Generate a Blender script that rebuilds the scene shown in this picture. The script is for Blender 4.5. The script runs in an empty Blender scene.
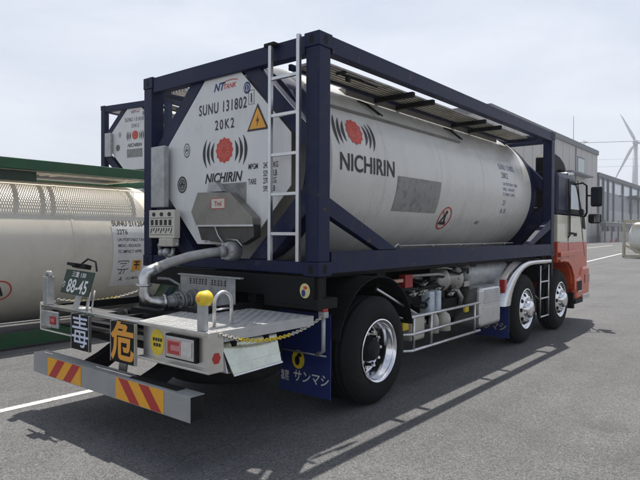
import bpy, bmesh, math, random
from mathutils import Vector, Matrix
random.seed(7)
S = bpy.context.scene
COL = S.collection
PI = math.pi
rad = math.radians

# ------------------------------------------------------------------ camera, sky, sun, exposure
cam_d = bpy.data.cameras.new('camera')
cam = bpy.data.objects.new('camera', cam_d); COL.objects.link(cam)
yaw, pitch, roll = 0.683292694, -0.0118006104, 0.00499311991
f = Vector((-math.sin(yaw)*math.cos(pitch), math.cos(yaw)*math.cos(pitch), math.sin(pitch)))
r0 = Vector((math.cos(yaw), math.sin(yaw), 0)); u0 = r0.cross(f)
r = r0*math.cos(roll) + u0*math.sin(roll); u = u0*math.cos(roll) - r0*math.sin(roll)
M = Matrix((r, u, -f)).transposed().to_4x4(); M.translation = (4.17137, -3.60442, 1.6016)
cam.matrix_world = M
cam_d.sensor_width = 36; cam_d.lens = 576.163/640*36; cam_d.clip_end = 6000; cam_d.clip_start = .05
S.camera = cam

SUN = Vector((-.175, .345, 1)).normalized()
EL = math.asin(SUN.z); AZ = math.atan2(SUN.x, SUN.y)
W = bpy.data.worlds.new('World'); S.world = W; W.use_nodes = True
wn, wl = W.node_tree.nodes, W.node_tree.links
wn.clear()
sky = wn.new('ShaderNodeTexSky'); sky.sky_type = 'NISHITA'; sky.sun_disc = False
sky.sun_elevation = EL; sky.sun_rotation = AZ % (2*PI)
sky.air_density = 1.1; sky.dust_density = 3.2; sky.ozone_density = 1.6
bg = wn.new('ShaderNodeBackground'); bg.inputs[1].default_value = .095
out = wn.new('ShaderNodeOutputWorld')
tc = wn.new('ShaderNodeTexCoord')
mp = wn.new('ShaderNodeMapping'); mp.inputs['Scale'].default_value = (1.2, 1.2, 4.0)
cn = wn.new('ShaderNodeTexNoise'); cn.inputs['Scale'].default_value = 2.1; cn.inputs['Detail'].default_value = 8; cn.inputs['Roughness'].default_value = .55; cn.inputs['Distortion'].default_value = .3
cr = wn.new('ShaderNodeValToRGB'); cr.color_ramp.elements[0].position = .34; cr.color_ramp.elements[1].position = .74
cr.color_ramp.elements[0].color = (0, 0, 0, 1); cr.color_ramp.elements[1].color = (.62, .62, .62, 1)
sx_ = wn.new('ShaderNodeSeparateXYZ'); hz_ = wn.new('ShaderNodeMapRange')      # hazy veil, thickest low over the horizon
hz_.inputs[1].default_value = 0; hz_.inputs[2].default_value = .62; hz_.inputs[3].default_value = .88; hz_.inputs[4].default_value = .0
ad_ = wn.new('ShaderNodeMath'); ad_.operation = 'ADD'; ad_.use_clamp = True
mx = wn.new('ShaderNodeMix'); mx.data_type = 'RGBA'
mx.inputs[7].default_value = (7.3, 7.75, 8.5, 1)          # thin bright veil of cloud
wl.new(tc.outputs['Generated'], mp.inputs['Vector']); wl.new(mp.outputs[0], cn.inputs['Vector'])
wl.new(cn.outputs[0], cr.inputs[0]); wl.new(tc.outputs['Generated'], sx_.inputs[0]); wl.new(sx_.outputs['Z'], hz_.inputs[0])
wl.new(hz_.outputs[0], ad_.inputs[0]); wl.new(cr.outputs[0], ad_.inputs[1]); wl.new(ad_.outputs[0], mx.inputs[0])
wl.new(sky.outputs[0], mx.inputs[6]); wl.new(mx.outputs[2], bg.inputs[0]); wl.new(bg.outputs[0], out.inputs[0])
sd = bpy.data.lights.new('sun', 'SUN'); sd.energy = 5.0; sd.angle = rad(.55); sd.color = (1, .95, .87)
so = bpy.data.objects.new('sun', sd); COL.objects.link(so)
so.rotation_euler = SUN.to_track_quat('Z', 'Y').to_euler(); so.location = (0, 0, 60)
S.view_settings.view_transform = 'Standard'; S.view_settings.look = 'None'
S.view_settings.exposure = 0.28; S.view_settings.gamma = 1; S.view_settings.use_curve_mapping = False
S.cycles.use_denoising = True
S.cycles.max_bounces = 8

# ------------------------------------------------------------------ materials
MATS = {}
def mat(name, col, rough=.5, metal=0., var=.12, scale=6., bump=0., bscale=60., dirt=None, spec=.5, stretch=(1,1,1), rvar=.12, coat=0.):
    """Principled material; noise mottles colour and gloss; dirt=(colour, amount, scale) adds stains with their own shape."""
    if name in MATS: return MATS[name]
    m = bpy.data.materials.new(name); m.use_nodes = True
    n, l = m.node_tree.nodes, m.node_tree.links
    b = n['Principled BSDF']
    b.inputs['Metallic'].default_value = metal; b.inputs['Specular IOR Level'].default_value = spec
    if coat: b.inputs['Coat Weight'].default_value = coat; b.inputs['Coat Roughness'].default_value = .12
    t = n.new('ShaderNodeTexCoord'); mpn = n.new('ShaderNodeMapping'); mpn.inputs['Scale'].default_value = stretch
    l.new(t.outputs['Object'], mpn.inputs['Vector'])
    no = n.new('ShaderNodeTexNoise'); no.inputs['Scale'].default_value = scale; no.inputs['Detail'].default_value = 6; no.inputs['Roughness'].default_value = .6
    l.new(mpn.outputs[0], no.inputs['Vector'])
    ra = n.new('ShaderNodeValToRGB')
    ra.color_ramp.elements[0].position = .3; ra.color_ramp.elements[1].position = .7
    ra.color_ramp.elements[0].color = (*[c*(1-var) for c in col], 1); ra.color_ramp.elements[1].color = (*[min(1, c*(1+var)) for c in col], 1)
    l.new(no.outputs[0], ra.inputs[0])
    src = ra.outputs[0]
    if dirt:
        dc, da, ds = dirt
        dn = n.new('ShaderNodeTexNoise'); dn.inputs['Scale'].default_value = ds; dn.inputs['Detail'].default_value = 8; dn.inputs['Roughness'].default_value = .7
        l.new(mpn.outputs[0], dn.inputs['Vector'])
        dr = n.new('ShaderNodeValToRGB'); dr.color_ramp.elements[0].position = .5; dr.color_ramp.elements[1].position = .72
        dr.color_ramp.elements[0].color = (0, 0, 0, 1); dr.color_ramp.elements[1].color = (da, da, da, 1)
        l.new(dn.outputs[0], dr.inputs[0])
        mm = n.new('ShaderNodeMix'); mm.data_type = 'RGBA'; mm.inputs[7].default_value = (*dc, 1)
        l.new(dr.outputs[0], mm.inputs[0]); l.new(src, mm.inputs[6]); src = mm.outputs[2]
    l.new(src, b.inputs['Base Color'])
    mr = n.new('ShaderNodeMapRange'); mr.inputs[3].default_value = max(.02, rough-rvar); mr.inputs[4].default_value = min(1, rough+rvar)
    l.new(no.outputs[0], mr.inputs[0]); l.new(mr.outputs[0], b.inputs['Roughness'])
    if bump:
        bn = n.new('ShaderNodeTexNoise'); bn.inputs['Scale'].default_value = bscale; bn.inputs['Detail'].default_value = 4
        l.new(mpn.outputs[0], bn.inputs['Vector'])
        bu = n.new('ShaderNodeBump'); bu.inputs['Strength'].default_value = bump; bu.inputs['Distance'].default_value = .01
        l.new(bn.outputs[0], bu.inputs['Height']); l.new(bu.outputs[0], b.inputs['Normal'])
    MATS[name] = m
    return m

def chips(m, col, amount, scale, lo, hi):
    n, l = m.node_tree.nodes, m.node_tree.links; b = n['Principled BSDF']; old = b.inputs['Base Color'].links[0].from_socket
    t = n.new('ShaderNodeTexCoord'); x = n.new('ShaderNodeTexNoise'); x.inputs['Scale'].default_value = scale; x.inputs['Detail'].default_value = 9; x.inputs['Roughness'].default_value = .72; l.new(t.outputs['Object'], x.inputs['Vector'])
    ra = n.new('ShaderNodeValToRGB'); ra.color_ramp.elements[0].position = lo; ra.color_ramp.elements[1].position = hi; ra.color_ramp.elements[0].color = (0, 0, 0, 1); ra.color_ramp.elements[1].color = (amount, amount, amount, 1); l.new(x.outputs[0], ra.inputs[0])
    mm = n.new('ShaderNodeMix'); mm.data_type = 'RGBA'; mm.inputs[7].default_value = (*col, 1); l.new(ra.outputs[0], mm.inputs[0]); l.new(old, mm.inputs[6]); l.new(mm.outputs[2], b.inputs['Base Color'])
    return m
blue = mat('navy frame paint', (.0055, .0105, .046), .48, var=.18, scale=9, bump=.05, bscale=40, dirt=((.035, .034, .04), .5, 5), spec=.26)
chips(blue, (.11, .05, .028), .85, 8, .635, .66)
chips(blue, (.04, .045, .065), .6, 3.2, .60, .66)
white = mat('white tank cladding', (.63, .615, .57), .28, var=.045, scale=1.6, dirt=((.38, .35, .30), .34, 4.0), stretch=(1, 1, .16), bump=.04, bscale=7, spec=.5)
plate_w = mat('white painted plate', (.70, .70, .685), .5, var=.05, scale=3, dirt=((.34, .32, .28), .4, 2.5), stretch=(1, 1, .35), bump=.03, bscale=9)
black = mat('black steel', (.006, .006, .0065), .6, spec=.22, var=.3, scale=12, dirt=((.022, .02, .018), .5, 8), bump=.1)
rubber = mat('tyre rubber', (.009, .009, .0095), .82, var=.25, scale=7, dirt=((.03, .028, .025), .6, 4), bump=.12, bscale=90, spec=.25)
chrome = mat('polished aluminium', (.78, .78, .79), .14, 1., var=.06, scale=8, rvar=.07)
alu = mat('brushed aluminium', (.6, .6, .6), .38, 1., var=.1, scale=10, rvar=.1)
alud = mat('weathered aluminium', (.80, .76, .67), .55, .1, var=.18, scale=7, dirt=((.2, .17, .13), .6, 6))
galv = mat('galvanised steel', (.42, .43, .43), .48, .5, var=.2, scale=14, dirt=((.2, .18, .16), .4, 5))
greyp = mat('grey bumper paint', (.3, .31, .31), .45, var=.06, scale=5, dirt=((.15, .14, .13), .4, 6))
panelm = mat('stainless rear panel', (.62, .6, .56), .33, .75, var=.08, scale=6, dirt=((.3, .27, .22), .5, 5))
patchg = mat('scuffed grey patch', (.27, .27, .255), .6, var=.12, scale=6, dirt=((.10, .095, .09), .85, 11))
boxm = mat('dull stainless cover', (.25, .235, .21), .45, .4, var=.12, scale=5, dirt=((.12, .11, .1), .6, 4))
trimd_ = mat('plank gap shade', (.05, .047, .042), .6)
ink = mat('black lettering', (.02, .02, .022), .55, var=.2, scale=30)
inkb = mat('navy lettering', (.02, .035, .16), .5, var=.2, scale=30)
red = mat('red emblem', (.56, .06, .035), .5, var=.15, scale=20)
pink = mat('pale red emblem line', (.7, .25, .2), .5)
yellow = mat('yellow paint', (.75, .55, .03), .5, var=.12, scale=20)
amber = mat('amber reflective sheet', (.78, .36, .015), .4, var=.1, scale=60)
redst = mat('red reflective sheet', (.42, .022, .02), .4, var=.12, scale=60)
whitel = mat('white lettering', (.75, .75, .73), .5, var=.05)
bluew = mat('pale blue character', (.62, .66, .8), .5, var=.05)
orange_c = mat('orange character', (.75, .33, .04), .5, var=.08)
navyp = mat('blue mud flap', (.007, .02, .13), .55, var=.15, scale=6, dirt=((.06, .06, .08), .5, 5))
greenp = mat('green number plate', (.006, .032, .02), .45, var=.1)
greenf = mat('green frame paint', (.015, .085, .034), .45, var=.15, scale=6, dirt=((.08, .07, .05), .5, 4), bump=.05)
greenw = mat('white tank of green frame', (.68, .635, .54), .36, var=.05, scale=1.4, dirt=((.36, .33, .28), .4, 1.5), stretch=(1, .6, .5), bump=.04, bscale=6)
beige = mat('beige frame paint', (.40, .36, .25), .5, var=.12, scale=6, dirt=((.2, .15, .1), .5, 4))
lensr = mat('red lamp lens', (.4, .02, .02), .18, var=.2, scale=40, coat=.6)
lensc = mat('clear lamp lens', (.62, .6, .58), .12, .2, var=.2, scale=40, coat=.6)
glass = mat('dark cab glass', (.02, .025, .03), .06, var=.1, spec=.8, rvar=.03)
cab_navy = mat('cab navy paint', (.006, .011, .04), .4, var=.12, scale=5, spec=.25, dirt=((.03, .03, .035), .6, 7))
cab_cream = mat('cab cream paint', (.66, .62, .47), .3, var=.05, scale=5, dirt=((.4, .35, .25), .3, 4), coat=.4)
cab_org = mat('cab orange paint', (.56, .072, .02), .3, var=.06, scale=5, coat=.4)
hazard = mat('orange hazard sticker', (.78, .36, .04), .5, var=.06)
palegr = mat('pale green box paint', (.52, .54, .47), .2, .92, var=.12, scale=6, dirt=((.25, .26, .2), .5, 5))
cream = mat('off white plastic', (.52, .49, .42), .5, var=.1, scale=10)
redp = mat('red valve paint', (.32, .02, .02), .5, var=.2)
paper = mat('paper notice', (.6, .57, .49), .7, var=.05)
hosem = mat('grey hose', (.34, .34, .33), .42, .4, var=.2, scale=20, dirt=((.3, .29, .27), .4, 8))
wallm = mat('grey cladding', (.52, .50, .47), .75, var=.05, scale=.12, stretch=(1, 1, .3), dirt=((.42, .40, .38), .5, .25))
wallm2 = mat('blue grey cladding', (.36, .38, .40), .7, var=.1, scale=.2, dirt=((.24, .25, .26), .5, .3))
concr = mat('concrete wall', (.40, .40, .39), .85, var=.12, scale=.6, dirt=((.25, .25, .24), .6, .8))
trimd = mat('dark grey trim', (.12, .125, .135), .6, var=.1, scale=.5)
winm = mat('pale window', (.55, .6, .65), .15, var=.12, scale=.3, spec=.6)
turbm = mat('pale grey turbine paint', (.5, .51, .53), .5, var=.03)
turbd = mat('shaded grey turbine paint', (.33, .35, .39), .5, var=.04)  # darker copy of the turbine paint, shade put into the hub's colour
cablem = mat('grey cable', (.32, .33, .35), .6)

def asphalt():
    m = bpy.data.materials.new('asphalt'); m.use_nodes = True
    n, l = m.node_tree.nodes, m.node_tree.links; b = n['Principled BSDF']
    b.inputs['Specular IOR Level'].default_value = .35
    t = n.new('ShaderNodeTexCoord')
    def noise(s, d=4, ro=.6):
        x = n.new('ShaderNodeTexNoise'); x.inputs['Scale'].default_value = s; x.inputs['Detail'].default_value = d; x.inputs['Roughness'].default_value = ro
        l.new(t.outputs['Object'], x.inputs['Vector']); return x.outputs[0]
    def ramp(src, p0, c0, p1, c1):
        x = n.new('ShaderNodeValToRGB'); x.color_ramp.elements[0].position = p0; x.color_ramp.elements[1].position = p1
        x.color_ramp.elements[0].color = (*c0, 1); x.color_ramp.elements[1].color = (*c1, 1); l.new(src, x.inputs[0]); return x.outputs[0]
    def mix(fac, a, c, mode='MIX'):
        x = n.new('ShaderNodeMix'); x.data_type = 'RGBA'; x.blend_type = mode
        if isinstance(fac, float): x.inputs[0].default_value = fac
        else: l.new(fac, x.inputs[0])
        l.new(a, x.inputs[6]); l.new(c, x.inputs[7]); return x.outputs[2]
    vor = n.new('ShaderNodeTexVoronoi'); vor.inputs['Scale'].default_value = 120; l.new(t.outputs['Object'], vor.inputs['Vector'])
    stone = ramp(vor.outputs['Color'], .1, (.050, .052, .056), .95, (.188, .189, .190))
    big = ramp(noise(.35, 6), .3, (.80, .80, .80), .72, (1.14, 1.14, 1.13))
    mid = ramp(noise(3.0, 5), .3, (.92, .92, .92), .7, (1.08, 1.08, 1.08))
    c = mix(1.0, mix(1.0, stone, big, 'MULTIPLY'), mid, 'MULTIPLY')
    # bright and dark chips
    v2 = n.new('ShaderNodeTexVoronoi'); v2.inputs['Scale'].default_value = 40; l.new(t.outputs['Object'], v2.inputs['Vector'])
    chip = ramp(v2.outputs['Distance'], .10, (1, 1, 1), .16, (0, 0, 0))
    pick = ramp(noise(13, 2), .46, (0, 0, 0), .56, (.85, .85, .85))
    ck = n.new('ShaderNodeMath'); ck.operation = 'MULTIPLY'; l.new(chip, ck.inputs[0]); l.new(pick, ck.inputs[1])
    pale = n.new('ShaderNodeRGB'); pale.outputs[0].default_value = (.44, .43, .40, 1)
    c = mix(ck.outputs[0], c, pale.outputs[0])
    # cracks along voronoi cell borders, broken up
    dn = n.new('ShaderNodeTexNoise'); dn.inputs['Scale'].default_value = 1.3; dn.inputs['Detail'].default_value = 5; l.new(t.outputs['Object'], dn.inputs['Vector'])
    va = n.new('ShaderNodeVectorMath'); va.operation = 'MULTIPLY_ADD'; va.inputs[1].default_value = (.8, .8, 0); l.new(dn.outputs['Color'], va.inputs[0]); l.new(t.outputs['Object'], va.inputs[2])
    ve = n.new('ShaderNodeTexVoronoi'); ve.feature = 'DISTANCE_TO_EDGE'; ve.inputs['Scale'].default_value = .16; l.new(va.outputs[0], ve.inputs['Vector'])
    crk = ramp(ve.outputs['Distance'], .0008, (.4, .4, .4), .0030, (0, 0, 0))
    gate = ramp(noise(.5, 3), .47, (0, 0, 0), .56, (1, 1, 1))
    gm = n.new('ShaderNodeMath'); gm.operation = 'MULTIPLY'; l.new(crk, gm.inputs[0]); l.new(gate, gm.inputs[1])
    dark = n.new('ShaderNodeRGB'); dark.outputs[0].default_value = (.025, .024, .022, 1)
    c = mix(gm.outputs[0], c, dark.outputs[0])
    # tyre tracks along the lane and a few oil drips
    def rgb(v):
        x = n.new('ShaderNodeRGB'); x.outputs[0].default_value = (*v, 1); return x.outputs[0]
    def mul(a, k):
        x = n.new('ShaderNodeMath'); x.operation = 'MULTIPLY'; l.new(a, x.inputs[0])
        if isinstance(k, float): x.inputs[1].default_value = k
        else: l.new(k, x.inputs[1])
        return x.outputs[0]
    mt = n.new('ShaderNodeMapping'); mt.inputs['Scale'].default_value = (1.6, .05, 1); mt.inputs['Rotation'].default_value = (0, 0, rad(9)); l.new(t.outputs['Object'], mt.inputs['Vector'])
    tn = n.new('ShaderNodeTexNoise'); tn.inputs['Scale'].default_value = 1.0; tn.inputs['Detail'].default_value = 3; l.new(mt.outputs[0], tn.inputs['Vector'])
    trk = ramp(tn.outputs[0], .54, (0, 0, 0), .70, (.6, .6, .6))
    c = mix(mul(trk, ramp(noise(2.2, 4), .35, (0, 0, 0), .6, (1, 1, 1))), c, rgb((.052, .05, .048)))
    vo = n.new('ShaderNodeTexVoronoi'); vo.inputs['Scale'].default_value = .55; vo.inputs['Randomness'].default_value = 1; l.new(va.outputs[0], vo.inputs['Vector'])
    oil = mul(ramp(vo.outputs['Distance'], .10, (.3, .3, .3), .19, (0, 0, 0)), ramp(noise(.8, 2), .5, (0, 0, 0), .58, (1, 1, 1)))
    c = mix(oil, c, rgb((.045, .043, .04)))
    l.new(c, b.inputs['Base Color'])
    b.inputs['Roughness'].default_value = .82
    bu = n.new('ShaderNodeBump'); bu.inputs['Strength'].default_value = .55; bu.inputs['Distance'].default_value = .006
    l.new(vor.outputs['Distance'], bu.inputs['Height']); l.new(bu.outputs[0], b.inputs['Normal'])
    return m
asph = asphalt()
def worn_paint():
    m = bpy.data.materials.new('worn white road paint'); m.use_nodes = True
    n, l = m.node_tree.nodes, m.node_tree.links; b = n['Principled BSDF']; b.inputs['Roughness'].default_value = .75
    t = n.new('ShaderNodeTexCoord')
    x = n.new('ShaderNodeTexNoise'); x.inputs['Scale'].default_value = 22; x.inputs['Detail'].default_value = 8; x.inputs['Roughness'].default_value = .75; l.new(t.outputs['Object'], x.inputs['Vector'])
    ra = n.new('ShaderNodeValToRGB'); ra.color_ramp.elements[0].position = .36; ra.color_ramp.elements[1].position = .46
    ra.color_ramp.elements[0].color = (.13, .125, .115, 1); ra.color_ramp.elements[1].color = (.66, .65, .62, 1); l.new(x.outputs[0], ra.inputs[0]); l.new(ra.outputs[0], b.inputs['Base Color'])
    return m
roadpaint = worn_paint()

# ------------------------------------------------------------------ mesh helpers
class MB:
    """Collects shapes and links them as ONE mesh object."""
    def __init__(s): s.bm = bmesh.new(); s.mi = 0
    def faces(s, pts, quads, smooth=False):
        v = [s.bm.verts.new(p) for p in pts]
        for q in quads:
            try:
                fc = s.bm.faces.new([v[i] for i in q]); fc.smooth = smooth; fc.material_index = s.mi
            except ValueError: pass
        return s
    def box(s, x0, x1, y0, y1, z0, z1):
        p = [(x, y, z) for x in (x0, x1) for y in (y0, y1) for z in (z0, z1)]
        return s.faces(p, [(0,1,3,2),(4,6,7,5),(0,4,5,1),(2,3,7,6),(0,2,6,4),(1,5,7,3)])
    def bar(s, p, q, w, h, up=(0,0,1)):
        p, q = Vector(p), Vector(q); d = (q-p).normalized(); up = Vector(up)
        sd = d.cross(up)
        if sd.length < 1e-4: sd = d.cross(Vector((1,0,0)))
        sd.normalize(); up = sd.cross(d)
        P = [a + sd*(w/2*i) + up*(h/2*j) for a in (p, q) for i in (-1,1) for j in (-1,1)]
        return s.faces(P, [(0,1,3,2),(4,6,7,5),(0,4,5,1),(2,3,7,6),(0,2,6,4),(1,5,7,3)])
    def tube(s, pts, rr, n=10, cap=True):
        pts = [Vector(p) for p in pts]
        rs = rr if isinstance(rr, (list, tuple)) else [rr]*len(pts)
        rings = []; prev = None
        for i, p in enumerate(pts):
            d = (pts[min(i+1, len(pts)-1)] - pts[max(i-1, 0)]).normalized()
            if prev is None:
                a = d.orthogonal().normalized()
            else:
                a = (prev - d*prev.dot(d)).normalized()
            prev = a; b = d.cross(a)
            rings.append([s.bm.verts.new(p + (a*math.cos(2*PI*k/n) + b*math.sin(2*PI*k/n))*rs[i]) for k in range(n)])
        for i in range(len(rings)-1):
            for k in range(n):
                fc = s.bm.faces.new((rings[i][k], rings[i][(k+1)%n], rings[i+1][(k+1)%n], rings[i+1][k])); fc.smooth = True; fc.material_index = s.mi
        if cap:
            for rg in (rings[0], rings[-1]):
                fc = s.bm.faces.new(rg); fc.material_index = s.mi
        return s
    def lathe(s, prof, o=(0,0,0), axis='x', n=40, smooth=True, cap=False):
        """prof: (distance along axis, radius)"""
        rings = []
        for a, rr in prof:
            rg = []
            for k in range(n):
                t = 2*PI*k/n; c, e = rr*math.cos(t), rr*math.sin(t)
                p = {'x': (a, c, e), 'y': (c, a, e), 'z': (c, e, a)}[axis]
                rg.append(s.bm.verts.new(Vector(o)+Vector(p)))
            rings.append(rg)
        for i in range(len(rings)-1):
            for k in range(n):
                try:
                    fc = s.bm.faces.new((rings[i][k], rings[i][(k+1)%n], rings[i+1][(k+1)%n], rings[i+1][k])); fc.smooth = smooth; fc.material_index = s.mi
                except ValueError: pass
        if cap:
            for rg in (rings[0], rings[-1]):
                fc = s.bm.faces.new(rg); fc.material_index = s.mi
        return s
    def prism(s, poly, fn, a, b):
        """poly of (p,q); fn(p,q,d) -> xyz; extruded from d=a to d=b"""
        n = len(poly)
        pts = [fn(p, q, a) for p, q in poly] + [fn(p, q, b) for p, q in poly]
        return s.faces(pts, [tuple(range(n)), tuple(range(2*n-1, n-1, -1))] + [(i, (i+1) % n, n+(i+1) % n, n+i) for i in range(n)])
    def sphere(s, o, rr, n=14, sc=(1,1,1)):
        pr = [(rr*math.sin(t)*sc[2], max(1e-4, rr*math.cos(t))) for t in [(-.5+k/8)*PI for k in range(9)]]
        rings = []
        for a, q in pr:
            rings.append([s.bm.verts.new((o[0]+q*math.cos(2*PI*k/n)*sc[0], o[1]+q*math.sin(2*PI*k/n)*sc[1], o[2]+a)) for k in range(n)])
        for i in range(8):
            for k in range(n):
                fc = s.bm.faces.new((rings[i][k], rings[i][(k+1)%n], rings[i+1][(k+1)%n], rings[i+1][k])); fc.smooth = True; fc.material_index = s.mi
        return s
    def disc(s, fn, cu, cv, ru, rv, n=24, a0=0):
        return s.faces([fn(cu+ru*math.cos(a0+2*PI*k/n), cv+rv*math.sin(a0+2*PI*k/n)) for k in range(n)], [tuple(range(n))])
    def strip(s, fn, pts, w):
        """flat line of width w through 2-D pts"""
        for i in range(len(pts)-1):
            (x0, y0), (x1, y1) = pts[i], pts[i+1]; L = math.hypot(x1-x0, y1-y0) or 1; nx, ny = -(y1-y0)/L*w/2, (x1-x0)/L*w/2
            s.faces([fn(x0+nx, y0+ny), fn(x1+nx, y1+ny), fn(x1-nx, y1-ny), fn(x0-nx, y0-ny)], [(0,1,2,3)])
        return s
    def build(s, name, m, parent=None, bevel=0, seg=2):
        bmesh.ops.recalc_face_normals(s.bm, faces=s.bm.faces)
        me = bpy.data.meshes.new(name); s.bm.to_mesh(me); s.bm.free()
        for x in (m if isinstance(m, (list, tuple)) else [m]): me.materials.append(x)
        o = bpy.data.objects.new(name, me); COL.objects.link(o)
        if parent: o.parent = parent
        if bevel:
            md = o.modifiers.new('bevel', 'BEVEL'); md.width = bevel; md.segments = seg; md.limit_method = 'ANGLE'; md.angle_limit = rad(40); md.harden_normals = False
        return o

def empty(name, loc=(0,0,0), rz=0, parent=None):
    o = bpy.data.objects.new(name, None); COL.objects.link(o); o.location = loc; o.rotation_euler = (0, 0, rz); o.empty_display_size = .2
    if parent: o.parent = parent
    return o
def tag(o, label, cat, group=None):
    o['label'] = label; o['category'] = cat
    if group: o['group'] = group
    return o
def structure(o): o['kind'] = 'structure'; return o
def copy_tree(o, parent=None):
    c = o.copy(); COL.objects.link(c)
    if parent: c.parent = parent
    for ch in list(o.children): copy_tree(ch, c)
    return c

def text_mb(mb, txt, fn, u, v, size, align='CENTER', bold=0., shear=0., sx=1., cut=0, spacing=1.):
    """adds lettering to mb: baseline at v, fn(u,v)->xyz; size = cap height"""
    cu = bpy.data.curves.new('lettering', 'FONT'); cu.body = txt; cu.align_x = align; cu.size = 1; cu.offset = bold; cu.shear = shear; cu.space_character = spacing
    cu.resolution_u = 4
    ob = bpy.data.objects.new('lettering', cu); COL.objects.link(ob)
    dg = bpy.context.evaluated_depsgraph_get(); dg.update()
    me = bpy.data.meshes.new_from_object(ob.evaluated_get(dg))
    bm = bmesh.new(); bm.from_mesh(me)
    COL.objects.unlink(ob); bpy.data.objects.remove(ob); bpy.data.curves.remove(cu)
    k = size/.73
    for vt in bm.verts: vt.co = Vector((vt.co.x*k*sx, vt.co.y*k, 0))
    if cut:
        zs = [vt.co.y for vt in bm.verts]
        if zs:
            y = min(zs)+cut
            while y < max(zs):
                bmesh.ops.bisect_plane(bm, geom=bm.verts[:]+bm.edges[:]+bm.faces[:], plane_co=(0, y, 0), plane_no=(0, 1, 0)); y += cut
    vm = {}
    for vt in bm.verts: vm[vt.index] = mb.bm.verts.new(fn(u+vt.co.x, v+vt.co.y))
    bm.verts.index_update()
    vl = [mb.bm.verts.new(fn(u+vt.co.x, v+vt.co.y)) for vt in bm.verts]
    for x in vm.values(): mb.bm.verts.remove(x)
    for fc in bm.faces:
        try:
            nf = mb.bm.faces.new([vl[w.index] for w in fc.verts]); nf.material_index = mb.mi
        except ValueError: pass
    bm.free(); bpy.data.meshes.remove(me)
    return mb

def rear_map(y): return lambda a, b: (a, y, b)                    # read from behind: right = +x
def side_map(x): return lambda a, b: (x, a, b)                    # read from the right: right = +y
def cyl_map(R, xc, zc): return lambda a, b: (xc+R*math.cos(b/R), a, zc+R*math.sin(b/R))   # b = arc length up from the side

def emblem(parent, fn, cu, cv, s, cut=.03):
    """scalloped red seal between three arcs on each side"""
    mb = MB()
    n = 48
    pts = [(cu + s*.385*(1+.07*math.cos(12*2*PI*k/n))*math.cos(2*PI*k/n), cv + s*.385*(1+.07*math.cos(12*2*PI*k/n))*math.sin(2*PI*k/n)) for k in range(n)]
    for k in range(n):
        a, b = pts[k], pts[(k+1) % n]
        mb.faces([fn(cu, cv), fn(*a), fn(*b)], [(0,1,2)])
    mb.build('emblem_seal', red, parent)
    mb = MB(); fo = lambda a, b: tuple(c for c in fn(a, b))
    for k in range(6):
        t = 2*PI*k/6+.5
        q = [(cu+s*.2*math.cos(t)+s*.07*math.cos(w), cv+s*.2*math.sin(t)+s*.07*math.sin(w)) for w in [2*PI*j/10 for j in range(11)]]
        mb.strip(fo, q, s*.02)
    o = mb.build('emblem_petals', pink, parent)
    n0 = Vector(fn(cu+.001, cv))-Vector(fn(cu, cv)); n1 = Vector(fn(cu, cv+.001))-Vector(fn(cu, cv)); o.location = n0.cross(n1).normalized()*.002
    for sg in (-1, 1):
        mb = MB()
        for j in range(3):
            rr = s*(.60+.20*j)
            aa = [.62-.05*j - (1.24-.1*j)*k/12 for k in range(13)]
            cx = cu - sg*s*.02
            L = [(cx+sg*(rr*math.cos(a)*.98 + s*.02), cv+rr*.92*math.sin(a)-s*.05) for a in aa]
            for k in range(12):
                w0 = s*.115*math.sin(PI*(k+.15)/12.3)+.003; w1 = s*.115*math.sin(PI*(k+1.15)/12.3)+.003
                (x0, y0), (x1, y1) = L[k], L[k+1]
                mb.faces([fn(x0-w0/2, y0), fn(x0+w0/2, y0), fn(x1+w1/2, y1), fn(x1-w1/2, y1)], [(0,1,2,3)])
        mb.build('emblem_arcs', ink, parent)

def ring(mb, fn, cu, cv, ro, ri, n=36):
    for k in range(n):
        a, b = 2*PI*k/n, 2*PI*(k+1)/n
        mb.faces([fn(cu+ro*math.cos(a), cv+ro*math.sin(a)), fn(cu+ro*math.cos(b), cv+ro*math.sin(b)), fn(cu+ri*math.cos(b), cv+ri*math.sin(b)), fn(cu+ri*math.cos(a), cv+ri*math.sin(a))], [(0,1,2,3)])
    return mb

# ------------------------------------------------------------------ ground
g = MB()
g.faces([(-1500, -400, 0), (1500, -400, 0), (1500, 2500, 0), (-1500, 2500, 0)], [(0,1,2,3)])
structure(g.build('asphalt_ground', asph))
def line(x0, y0, x1, y1, w=.12):
    mb = MB(); d = Vector((x1-x0, y1-y0)); n = Vector((-d.y, d.x)).normalized()*w/2; k = max(2, int(d.length/4))
    for i in range(k):
        a = Vector((x0, y0))+d*i/k; b = Vector((x0, y0))+d*(i+1)/k
        mb.faces([(a.x+n.x, a.y+n.y, .004), (b.x+n.x, b.y+n.y, .004), (b.x-n.x, b.y-n.y, .004), (a.x-n.x, a.y-n.y, .004)], [(0,1,2,3)])
    structure(mb.build('road_marking', roadpaint))
line(-1.24, -5, -1.27, -.45, .10)
line(-4.6, 28, -6.9, 51, .16)
line(-14, 66, -16.5, 92, .2)
line(-9.5, 60, 22, 58, .18)

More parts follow.
